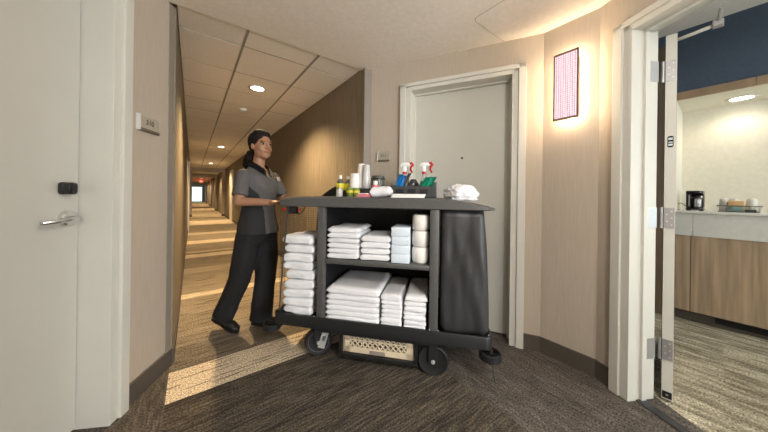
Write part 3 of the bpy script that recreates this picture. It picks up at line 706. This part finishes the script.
for k in range(4):
    bm = bmesh.new(); box(bm, -.062, .062, 0, .22, 0, .0595, bev=.004)
    o = fin('tissue_box', bm, 'tissue_box', None, angle=40, loc=at(-.230 + random.uniform(-.002, .002), .035 + random.uniform(-.003, .003), .726 + .060 * k), rot=(0, 0, CRZ))
    tag(o, 'pale blue tissue box, %s, in column on upper cart shelf' % from_top(ORD[3 - k]), 'tissue box', 'tissue boxes on the upper shelf')
for k in range(3):
    bm = bmesh.new(); lathe(bm, [(.012, .004), (.045, .0), (.056, .010), (.058, .055), (.056, .100), (.045, .109), (.012, .104)], 26)
    for v in bm.verts: v.co.x += .004 * noise.noise(v.co * 30 + Vector((k * 5, 0, 0))); v.co.y += .004 * noise.noise(v.co * 30 + Vector((0, k * 7, 3)))
    o = fin('toilet_roll', bm, 'roll_paper', None, True, loc=at(-.098, .098, .726 + .1095 * k), rot=(0, 0, CRZ + k))
    tag(o, 'wrapped white toilet roll, %s of the column beside the black bag' % ['bottom', 'middle', 'topmost'][k], 'toilet roll', 'toilet rolls on the upper shelf')

# black laundry bag
bm = bmesh.new(); rs = []
for k in range(19):
    t = k / 18; z = .295 + (1.088 - .295) * t
    s1 = .342 - .038 * t ** 2; s0 = .034 + .004 * math.sin(t * 3); v0, v1 = .028 + .012 * t, .545
    if k == 0: s0 += .012; s1 -= .012; v0 += .012
    pl = []
    for i, (x, y) in enumerate(rrect(s0, s1, v0, v1, .035, 4)): pl.append((x, y))
    seg = [math.dist(pl[i], pl[(i + 1) % len(pl)]) for i in range(len(pl))]; tot = sum(seg); full = []
    for j in range(96):
        t_ = tot * j / 96; i = 0
        while t_ > seg[i]: t_ -= seg[i]; i += 1
        a, b = pl[i], pl[(i + 1) % len(pl)]; f = t_ / max(seg[i], 1e-9); full.append((a[0] + (b[0] - a[0]) * f, a[1] + (b[1] - a[1]) * f))
    out = []
    for x, y in full:
        f = noise.noise(Vector((x * 9, y * 9, z * 2.2))) * .014 + noise.noise(Vector((x * 26, y * 26, z * 5))) * .005 + .003 * math.sin((x + .30 * (z - .7)) * 55) * math.sin(PI * t)
        out.append((x + f * .35, y + f * (1 if y < .1 else .2), z))
    rs.append(out)
rings(bm, rs); bg = fin('laundry_bag', bm, 'vinyl', None, True, loc=CART, rot=(0, 0, CRZ)); tag(bg, 'tall black vinyl laundry bag hanging at the right end of the cart', 'bag')

# net bag around the towel stack: cords at the side and back, straps at the front
nb = thing('net_bag', 'dark net bag with straps hanging from the handle end of the cart', 'net bag', CART, CRZ)
bm = bmesh.new()
def cord_grid(bm, o, u, v, w, h, n1, n2, r=.0014):
    o, u, v = Vector(o), Vector(u), Vector(v)
    for i in range(n1 + 1): tube(bm, [o + u * (w * i / n1), o + u * (w * i / n1) + v * h], r, 4)
    for i in range(n2 + 1): tube(bm, [o + v * (h * i / n2), o + v * (h * i / n2) + u * w], r, 4)
cord_grid(bm, (-1.125, .42, .30), (1, 0, 0), (0, 0, 1), .29, .79, 18, 48); cord_grid(bm, (-1.125, .03, .30), (0, 1, 0), (0, 0, 1), .39, .79, 20, 48)
P(fin('netting', bm, 'net_cord', nb), kind='stuff')
bm = bmesh.new()
for a, b in (((-1.06, .02, 1.09), (-1.118, .018, .33)), ((-1.0, .40, 1.09), (-1.03, .40, .60))):
    tube(bm, [a, ((a[0] + b[0]) / 2 - .004, a[1], (a[2] + b[2]) / 2), b], .006, 6)
fin('strap', bm, 'net_cord', nb)
gd = thing('radio_clip', 'small black radio clip with red button hooked under the cart handle', 'radio', CART, CRZ)
bm = bmesh.new(); box(bm, -1.075, -.995, .02, .06, 1.035, 1.092, bev=.01); fin('case', bm, 'lock_black', gd, angle=40)
bm = bmesh.new(); ball(bm, (-1.095, .03, 1.068), (.018, .012, .010), 10); fin('red_tab', bm, 'red_plastic', gd, True)
bm = bmesh.new(); ball(bm, (-.975, .03, 1.064), (.012, .010, .010), 10); fin('red_button', bm, 'red_plastic', gd, True)
bm = bmesh.new(); tube(bm, [(-1.0, .03, 1.045), (-.97, .025, 1.035), (-.945, .025, 1.055), (-.925, .025, 1.09)], .004, 6); fin('cable', bm, 'rubber', gd, True)

# ------------------------------------------------------------------ things on the cart top
TZ = 1.166
def small(name, label, cat, s, v, z=TZ, group=None, rz=0.):
    return thing(name, label, cat, tuple(at(s, v, z)), CRZ + rz, group)
def lat(name, prof, m, par, n=18, loc=None):
    bm = bmesh.new(); lathe(bm, prof, n); return fin(name, bm, m, par, angle=40, loc=loc)
for s, v, h, lab in ((-.765, .30, .180, 'small clear bottle with yellow label, leftmost on the cart top'), (-.712, .335, .172, 'small clear bottle with yellow label, second from the left on the cart top')):
    o = small('toiletry_bottle', lab, 'bottle', s, v, group='yellow labelled bottles')
    lat('bottle_body', [(0, 0), (.028, 0), (.031, .006), (.031, .105), (.026, .125), (.012, .143), (0, .143)], 'bottle_dark', o)
    lat('wrap_label', [(.0315, .052), (.032, .053), (.032, .106), (.0315, .107)], 'label_yellow', o)
    lat('cap', [(0, h - .022 - .02), (.012, h - .042), (.013, h - .02), (.012, h - .004), (0, h - .004)], 'white_plastic', o)
o = small('toiletry_bottle', 'clear glossy small jar standing in front of the yellow bottles', 'jar', -.742, .225)
lat('jar_body', [(0, 0), (.024, 0), (.026, .005), (.026, .05), (.02, .058), (0, .058)], 'cup_clear', o); lat('lid', [(0, .058), (.021, .058), (.021, .070), (0, .070)], 'metal_dark', o)
for k, (s, v) in enumerate(((-.645, .195), (-.597, .20))):
    o = small('green_cup', 'green printed cup, %s of the pair on the cart top' % ['left', 'right'][k], 'cup', s, v, group='green cups on the cart top')
    lat('cup_body', [(0, 0), (.022, 0), (.029, .068), (.026, .068), (.020, .004), (0, .004)], 'bottle_green', o)
    lat('print_band', [(.0262, .03), (.0267, .03), (.0280, .048), (.0275, .048)], 'label_yellow', o)
def cup_stack(s, v, z, n, h, m, lab, r=.033, cat='cup stack'):
    o = small('cup_stack', lab, cat, s, v, z)
    for k in range(n):
        lat('cup', [(0, h * k + .075), (r * .78, h * k + .075), (r, h * k), (r * .96, h * k - .001), (r * .7, h * k + .07), (0, h * k + .07)], m, o)
    return o
o = small('cup_tray', 'black divided tray holding the stacked cups on the cart top', 'tray', -.60, .32, TZ)
bm = bmesh.new(); box(bm, -.085, .11, -.05, .045, 0, .068, bev=.006); fin('tray_body', bm, 'caddy', o); boxes('divider', [(.004, .008, -.051, .046, .0, .072)], 'cart_panel', o)
cup_stack(-.635, .275, TZ + .069, 6, .008, 'paper_white', 'shorter stack of upturned white paper cups on the cart top', .040)
cup_stack(-.600, .345, TZ + .069, 11, .0125, 'paper_white', 'taller stack of upturned white paper cups behind the shorter one')
cup_stack(-.548, .31, TZ + .069, 10, .0125, 'cup_clear', 'stack of upturned clear plastic cups beside the paper cups')
o = small('coffee_basket', 'rounded dark glass basket at the back of the cart top', 'basket', -.478, .42)
lat('bowl', [(0, 0), (.052, 0), (.060, .02), (.060, .15), (.048, .178), (.0, .182)], 'bottle_dark', o, 22)
lat('lid_rim', [(.060, .145), (.063, .147), (.063, .155), (.060, .157)], 'lock_black', o, 22)
o = small('pink_bottle', 'small white capped bottle with pink label on the cart top', 'bottle', -.455, .23)
lat('bottle_body', [(0, 0), (.022, 0), (.026, .005), (.026, .082), (.016, .095), (0, .095)], 'pink_label', o); lat('cap', [(0, .095), (.018, .095), (.018, .122), (.016, .124), (0, .124)], 'white_plastic', o)
bm = folded(.15, .12, .074, 3.3, .3, .010); wc = fin('folded_cloth', bm, 'linen', None, True, loc=at(-.462, .085, TZ), rot=(0, 0, CRZ)); tag(wc, 'small white folded cloth bundle in the middle of the cart top', 'cloth')
bm = bmesh.new()
for k in range(4): box(bm, -.04, .04, -.03, .03, .006 * k, .006 * k + .005, M=Matrix.Rotation(.12 * k - .2, 4, 'Z'))
o = fin('card_pile', bm, 'pink_label', None, loc=at(-.503, .085, TZ), rot=(0, 0, CRZ)); tag(o, 'small pile of red and white sachets beside the folded cloth', 'sachets')
boxes('white_card', [(-.034, .03, -.034, .02, .0235, .0275)], 'paper_white', o)
o = small('note_pad', 'flat white stack of paper in front of the spray bottle caddy', 'paper', -.19, .10, rz=.03)
for k in range(4): boxes('sheet', [(-.112 + .004 * k, .112 + .003 * k, -.055, .055, .0065 * k, .0065 * k + .006)], 'paper_white', o, bev=.001)
# caddy
cd = small('spray_caddy', 'black open caddy with end post holding two spray bottles', 'caddy', -.17, .33)
bl = [(-.165, .17, -.085, -.075, 0, .085), (-.165, .17, .075, .085, 0, .10), (-.165, -.155, -.085, .085, 0, .095), (.13, .14, -.085, .085, 0, .095), (-.165, .17, -.085, .085, 0, .008)]
boxes('caddy_box', bl, 'caddy', cd, bev=.002)
for k in range(3): boxes('slot', [(-.13 + .09 * k, -.07 + .09 * k, -.088, -.084, .03, .065)], 'cart_panel', cd)
boxes('end_post', [(.135, .175, -.05, .05, 0, .118)], 'cart_top', cd, bev=.004)
bm = bmesh.new(); tube(bm, [(-.03, 0, .0), (-.03, 0, .105), (-.015, 0, .13), (.005, 0, .13), (.02, 0, .105), (.02, 0, 0)], .018, 10); fin('carry_handle', bm, 'caddy', cd, True)
boxes('back_box', [(-.235, -.165, .05, .13, 0, .095)], 'cart_plastic', cd, bev=.004)
def spray(s, v, lab, liquid, tilt):
    o = small('spray_bottle', lab, 'spray bottle', s, v, TZ + .010, 'spray bottles in the caddy')
    lat('bottle_body', [(0, 0), (.034, 0), (.037, .006), (.036, .085), (.028, .125), (.016, .155), (.012, .178), (0, .178)], 'clear_plastic', o)
    lat('liquid', [(0, .006), (.0345, .006), (.0345, .085), (.027, .118), (0, .118)], liquid, o)
    lat('neck_ring', [(0, .174), (.017, .174), (.017, .190), (0, .190)], 'red_plastic', o)
    bm = bmesh.new(); box(bm, -.014, .014, -.012, .012, .190, .236, bev=.006)
    box(bm, -.026, .040, -.013, .013, .234, .262, bev=.008); box(bm, -.034, -.020, -.009, .009, .230, .250, bev=.004)
    fin('spray_head', bm, 'white_plastic', o, angle=40)
    bm = bmesh.new(); tube(bm, [(.034, 0, .256), (.056, 0, .258), (.064, 0, .246), (.048, 0, .226), (.046, 0, .208), (.062, 0, .184)], [.009, .010, .011, .009, .008, .008], 8)
    P(fin('trigger', bm, 'red_plastic', o, True), label='bright red trigger')
    return o
spray(-.243, .33, 'spray bottle with blue liquid and red trigger in the caddy', 'blue_liquid', 0); spray(-.093, .33, 'spray bottle with green liquid and red trigger in the caddy', 'green_liquid', 0)
def rag(name, s, v, m, lab, dirx, h=.11, wd=.075):
    bm = bmesh.new(); n1, n2 = 6, 8; g = [[None] * (n2 + 1) for _ in range(n1 + 1)]
    for i in range(n1 + 1):
        for j in range(n2 + 1):
            a, b = i / n1 - .5, j / n2
            g[i][j] = bm.verts.new((a * wd + dirx * b * .5 * h + .006 * math.sin(7 * b + i), .012 * math.sin(i * 1.7) - .014 * b, b * h + .01 * noise.noise(Vector((i, j, s * 9)))))
    for i in range(n1):
        for j in range(n2): bm.faces.new((g[i][j], g[i + 1][j], g[i + 1][j + 1], g[i][j + 1]))
    bmesh.ops.solidify(bm, geom=bm.faces[:], thickness=.004)
    tag(fin(name, bm, m, None, True, loc=at(s, v, TZ + .03), rot=(0, 0, CRZ)), lab, 'cloth')
rag('cleaning_cloth', -.275, .268, 'blue_liquid', 'bright blue cleaning cloth stuck in the caddy', .55, .140, .085)
rag('cleaning_cloth', -.238, .262, 'corner_guard', 'grey brown cleaning brush pad between the caddy bottles', .55, .155, .03)
rag('cleaning_cloth', -.085, .262, 'green_liquid', 'bright green cleaning cloth stuck in the caddy', .75, .125, .085)
# crumpled cloth at the right
bm = bmesh.new(); bmesh.ops.create_icosphere(bm, subdivisions=5, radius=1)
for v in bm.verts:
    p = v.co.copy(); r = 1 + .22 * noise.noise(p * 2.1 + Vector((3, 1, 0))) + .16 * (1 - abs(noise.noise(p * 4.3)) * 2.2) * .6 + .10 * (1 - 2 * abs(noise.noise(p * 9 + Vector((7, 7, 7)))))
    v.co = Vector((p.x * .105 * r, p.y * .105 * r, max(-.001, (p.z * .062 * r + .046))))
    if v.co.z < .014: v.co.x *= 1.14; v.co.y *= 1.1
tag(fin('crumpled_cloth', bm, 'linen', None, True, loc=at(.172, .26, 1.150), rot=(0, 0, CRZ)), 'crumpled white cloth heap at the right end of the cart top', 'cloth')

# ------------------------------------------------------------------ the housekeeper (local x forward along the cart, y to her left)
PER = (.403, 2.497, 0); PRZ = math.atan2(-.749, .663)
person = thing('person', 'woman in grey tunic and black trousers pushing the housekeeping cart', 'person', PER, PRZ)
def remesh(name, bm, voxel, sm, m, parent, cuts=(), post=None):
    me = bpy.data.meshes.new('tmp'); bmesh.ops.recalc_face_normals(bm, faces=bm.faces); bm.to_mesh(me); bm.free()
    o = bpy.data.objects.new('tmp', me); COL.objects.link(o)
    r = o.modifiers.new('r', 'REMESH'); r.mode = 'VOXEL'; r.voxel_size = voxel
    if sm: q = o.modifiers.new('s', 'SMOOTH'); q.iterations = sm; q.factor = .5
    bpy.context.view_layer.update()
    dg = bpy.context.evaluated_depsgraph_get(); me2 = bpy.data.meshes.new_from_object(o.evaluated_get(dg))
    bpy.data.objects.remove(o); bpy.data.meshes.remove(me)
    if post:
        b = bmesh.new(); b.from_mesh(me2); post(b); b.to_mesh(me2); b.free()
    me2.name = name
    return link(name, me2, m, parent, True)
def cone(bm, a, b, ra, rb, n=18, ends=True):
    t = bmesh.new(); a, b = Vector(a), Vector(b); u, w = frame_of(b - a)
    rings(t, [[p + u * r * math.cos(2 * PI * k / n) + w * r * math.sin(2 * PI * k / n) for k in range(n)] for p, r in ((a, ra), (b, rb))]); merge(bm, t)
    if ends: ball(bm, a, ra, 14); ball(bm, b, rb, 14)
def oval(c, rx, ry, n=28, p=2.0, tilt=0.):
    out = []
    for k in range(n):
        t = 2 * PI * k / n; cx, sy = math.cos(t), math.sin(t)
        x = rx * abs(cx) ** (2 / p) * (1 if cx > 0 else -1); y = ry * abs(sy) ** (2 / p) * (1 if sy > 0 else -1)
        out.append((c[0] + x, c[1] + y, c[2] + tilt * x))
    return out
SHR, SHL = Vector((.075, -.158, 1.322)), Vector((.115, .158, 1.322))
ELR, WRR = Vector((.092, -.232, 1.118)), Vector((.318, -.158, 1.112))
ELL, WRL = Vector((.185, .225, 1.125)), Vector((.345, .150, 1.115))
HEADC = Vector((.108, 0, 1.592)); HM = Matrix.Translation(HEADC) @ Matrix.Rotation(math.radians(-24), 4, 'Z') @ Matrix.Rotation(math.radians(-2), 4, 'Y')

b = bmesh.new()
# trunk and legs (under the clothes), neck, head
rings(b, [oval((.075, 0, .80), .085, .135), oval((.075, 0, .92), .10, .15), oval((.085, 0, 1.06), .075, .115), oval((.09, 0, 1.25), .09, .135), oval((.085, 0, 1.38), .065, .12), oval((.08, 0, 1.415), .045, .06)])
cone(b, (.078, 0, 1.39), (.098, 0, 1.52), .050, .046)
for hip, kn, an in (((.06, -.085, .86), (-.02, -.083, .46), (-.185, -.082, .135)), ((.10, .085, .86), (.115, .083, .46), (.04, .083, .09))):
    cone(b, hip, kn, .075, .052); cone(b, kn, an, .052, .036)
for sh, el, wr in ((SHR, ELR, WRR), (SHL, ELL, WRL)):
    cone(b, sh, el, .044, .037); cone(b, el, wr, .037, .025)
def hand(b, wr, side):
    """palm on the cart handle, four fingers over the edge, thumb off the side"""
    d = Vector((1, .10 * -side, .02)).normalized(); lat_ = Vector((0, 1, 0)); up = Vector((0, 0, 1))
    palm = wr + d * .045
    ball(b, palm, (.046, .036, .016), 14)
    for k, (o_, ln) in enumerate(((-.027, .060), (-.009, .068), (.009, .064), (.027, .052))):
        k0 = palm + d * .036 + lat_ * o_ + up * .003; k1 = k0 + d * ln * .45 + up * .006; k2 = k1 + d * ln * .32 - up * .008; k3 = k2 + d * ln * .22 - up * .016
        for p, q, r1, r2 in ((k0, k1, .0095, .0088), (k1, k2, .0088, .0080), (k2, k3, .0080, .0070)): cone(b, p, q, r1, r2, 10)
    t0 = palm - d * .012 + lat_ * side * .030; t1 = t0 + d * .030 + lat_ * side * .018 - up * .006; t2 = t1 + d * .026 - up * .004
    cone(b, t0, t1, .012, .0105, 10); cone(b, t1, t2, .0105, .009, 10)
hand(b, WRR, 1); hand(b, WRL, -1)
def hb(c, r, rot=None): ball(b, c, r, 24, M=HM, rot=rot)
hb((-.012, 0, .030), (.098, .077, .098)); hb((.022, 0, -.018), (.072, .066, .092)); hb((.042, 0, -.070), (.050, .046, .046)); hb((.070, 0, -.098), (.022, .022, .018))
for e in (-1, 1):
    hb((.056, e * .034, -.030), (.030, .026, .030)); hb((-.006, e * .074, -.008), (.018, .010, .030)); hb((.020, e * .044, -.066), (.040, .018, .034))
    hb((.078, e * .030, .026), (.014, .024, .010))
hb((.095, 0, -.002), (.012, .010, .028), Euler((0, -.30, 0)).to_matrix()); hb((.103, 0, -.026), (.013, .012, .010))
for e in (-1, 1): hb((.094, e * .011, -.029), (.010, .008, .007))
hb((.086, 0, -.060), (.014, .024, .012))
body = remesh('body', b, .0050, 5, 'skin', person)
def face_part(name, c, r, m, rot=None, par=None):
    t = bmesh.new(); ball(t, c, r, 14, M=HM, rot=rot); return fin(name, t, m, par or person, True)
for e in (-1, 1):
    ey = face_part('eye', (.0800, e * .031, .002), (.0100, .0140, .0070), 'eye_white'); face_part('iris', (.0885, e * .0305, .002), (.004, .0068, .0068), 'iris', par=ey)
    face_part('eyelid', (.0815, e * .031, .0105), (.0105, .0170, .0035), 'hair', Euler((e * .08, 0, 0)).to_matrix(), ey)
    face_part('eyebrow', (.0865, e * .032, .026), (.007, .0195, .0034), 'hair', Euler((e * -.12, 0, 0)).to_matrix())
face_part('upper_lip', (.0955, 0, -.0575), (.0065, .0225, .0042), 'lips'); face_part('lower_lip', (.0950, 0, -.0660), (.0070, .0185, .0052), 'lips')
# hair pulled back into a low curly ponytail
b = bmesh.new()
ball(b, (-.028, 0, .044), (.108, .090, .100), 28, M=HM); ball(b, (.012, 0, .106), (.070, .070, .034), 20, M=HM, rot=Euler((0, .35, 0)).to_matrix()); ball(b, (-.055, 0, -.005), (.066, .074, .075), 20, M=HM)
for c, r in (((-.105, 0, -.030), .032), ((-.130, -.01, -.060), .046), ((-.145, -.015, -.100), .048), ((-.150, -.012, -.140), .042), ((-.145, -.01, -.172), .030), ((-.120, -.03, -.10), .036), ((-.175, -.02, -.085), .040), ((-.190, -.02, -.130), .044), ((-.180, -.015, -.165), .034)): ball(b, c, r, 14, M=HM)
def curl(bb):
    for v in bb.verts:
        w = HM.inverted() @ v.co; k = min(1, max(.12, (-w.x - .07) * 12))
        v.co += v.normal * k * (.010 * noise.noise(v.co * 34) + .006 * noise.noise(v.co * 80))
hair = remesh('hair', b, .006, 2, 'hair', person, post=curl)
# tunic: body, sleeves
def sleeve(b, sh, el, t):
    e = sh + (el - sh) * t; cone(b, sh, e, .058, .061, 20, False); ball(b, sh, .058, 16)
b = bmesh.new()
rings(b, [oval((.092, 0, .842), .142, .188, p=2.3), oval((.090, 0, .90), .138, .182, p=2.3), oval((.090, 0, .98), .122, .162, p=2.2), oval((.092, 0, 1.06), .110, .148, p=2.2), oval((.098, 0, 1.16), .116, .155, p=2.2),
          oval((.104, 0, 1.25), .125, .165, p=2.2), oval((.098, 0, 1.33), .108, .160, p=2.2), oval((.086, 0, 1.375), .080, .128, p=2.0), oval((.078, 0, 1.405), .058, .105), oval((.072, 0, 1.418), .050, .070)])
for e in (-1, 1): ball(b, (.165, e * .068, 1.235), (.060, .064, .064), 18)
sleeve(b, SHR, ELR, .80); sleeve(b, SHL, ELL, .78)
def wr_fold(bb):
    for v in bb.verts:
        p = v.co; v.co = p + v.normal * (.0045 * noise.noise(Vector((p.x * 11, p.y * 11, p.z * 5))) + .003 * noise.noise(Vector((p.x * 25, p.y * 25, p.z * 9))))
tun = remesh('tunic', b, .0075, 3, 'tunic_grey', person, post=wr_fold)
# dark side panels are separate pieces of cloth: split them off the tunic
def split_off(o, test, name, m, parent):
    b = bmesh.new(); b.from_mesh(o.data); b2 = b.copy()
    bmesh.ops.delete(b, geom=[f for f in b.faces if test(f.calc_center_median())], context='FACES'); b.to_mesh(o.data); b.free()
    bmesh.ops.delete(b2, geom=[f for f in b2.faces if not test(f.calc_center_median())], context='FACES')
    me = bpy.data.meshes.new(name); b2.to_mesh(me); b2.free(); return link(name, me, m, parent, True)
def side(sg):
    def f(p):
        if p.y * sg < .02 or p.z > 1.315: return False
        if abs(p.y) > .185 and p.z > 1.12: return False          # sleeves stay grey
        a = math.degrees(math.atan2(p.y * sg, p.x - .09)); lo = 58 - 26 * max(0, min(1, (1.22 - p.z) / .2))
        return lo + 34 * max(0, (p.z - 1.17) / .13) < a < 140
    return f
for sg in (-1, 1): P(split_off(tun, side(sg), 'side_panel', 'tunic_dark', tun), label='black side panel of the tunic')
# collar, placket, badge
def neck_v(p): return p.x > .10 and p.z > 1.325 and abs(p.y) < .006 + .052 * (p.z - 1.325) / .08
bb = bmesh.new(); bb.from_mesh(tun.data); bmesh.ops.delete(bb, geom=[f for f in bb.faces if neck_v(f.calc_center_median())], context='FACES'); bb.to_mesh(tun.data); bb.free()
b = bmesh.new()
top = [(.197, .004, 1.335), (.170, .034, 1.388), (.130, .056, 1.424), (.082, .064, 1.446), (.040, .052, 1.458), (.018, .0, 1.464)]
bot = [(.224, .022, 1.300), (.206, .076, 1.338), (.155, .108, 1.374), (.085, .116, 1.406), (.024, .086, 1.415), (.000, .0, 1.424)]
for sg in (-1, 1):
    va = [b.verts.new((x, y * sg, z)) for x, y, z in top]; vb = [b.verts.new((x, y * sg, z)) for x, y, z in bot]
    for i in range(len(top) - 1): b.faces.new((va[i], va[i + 1], vb[i + 1], vb[i]) if sg > 0 else (vb[i], vb[i + 1], va[i + 1], va[i]))
bmesh.ops.solidify(b, geom=b.faces[:], thickness=.008)
P(fin('collar', b, 'tunic_dark', tun, True), label='black open collar')
b = bmesh.new(); box(b, -.004, .004, -.034, .034, -.017, .017, bev=.003)
bo = fin('name_badge', b, 'badge', tun, loc=(.222, .085, 1.312), rot=(0, -.25, .30)); b = bmesh.new(); box(b, .004, .0055, -.026, .018, -.010, .002); fin('badge_print', b, 'badge_orange', bo)
# trousers
b = bmesh.new()
rings(b, [oval((.078, 0, .76), .095, .150, p=2.3), oval((.082, 0, .84), .115, .165, p=2.3), oval((.084, 0, .93), .112, .155, p=2.2)])
def leg(b, pts):
    for (p, r), (q, r2) in zip(pts, pts[1:]): cone(b, p, q, r, r2, 18, True)
leg(b, [((.06, -.085, .83), .098), ((.030, -.082, .65), .097), ((-.018, -.082, .46), .086), ((-.100, -.083, .29), .080)])
cone(b, (-.100, -.083, .29), (-.178, -.085, .125), .080, .083, 18, False)
leg(b, [((.10, .085, .83), .098), ((.110, .082, .65), .099), ((.108, .083, .46), .090), ((.085, .085, .27), .088)])
cone(b, (.085, .085, .27), (.062, .085, .055), .088, .096, 18, False)
def tw(bb):
    for v in bb.verts:
        p = v.co; v.co = p + v.normal * (.006 * noise.noise(Vector((p.x * 14, p.y * 14, p.z * 4))) + .004 * noise.noise(Vector((p.x * 20, p.y * 20, p.z * 14))))
P(remesh('trousers', b, .008, 3, 'trousers', person, post=tw), label='loose black trousers')
# shoes
def shoe(heel, toe, lift):
    b = bmesh.new(); heel, toe = Vector(heel), Vector(toe); L_ = (toe - heel).length
    M = Matrix.Translation(heel) @ Matrix.Rotation(math.asin((heel.z - toe.z) / L_), 4, 'Y')
    for c, r in (((.045, 0, .045), (.050, .036, .046)), ((.10, 0, .045), (.070, .038, .045)), ((.17, 0, .034), (.070, .044, .033)), ((.215, 0, .028), (.045, .040, .026)), ((.045, 0, .085), (.046, .036, .040))): ball(b, c, r, 18, M=M)
    def fl(bb):
        Mi = M.inverted()
        for v in bb.verts:
            w = Mi @ v.co
            if w.z < .010: w.z = .010; v.co = M @ w
    o = remesh('shoe', b, .006, 3, 'shoe', person, post=fl)
    t = bmesh.new(); out = [(-.004, .0), (.0, .026), (.04, .036), (.10, .034), (.17, .044), (.225, .040), (.258, .018), (.262, 0)]
    poly = [(x, y) for x, y in out] + [(x, -y) for x, y in reversed(out[1:-1])]
    u = bmesh.new(); prism(u, poly, 0, .016); merge(t, u, M); fin('sole', t, 'rubber', o)
shoe((-.272, -.085, .095), (-.030, -.085, .006), 1); shoe((-.020, .085, .002), (.245, .085, .002), 0)
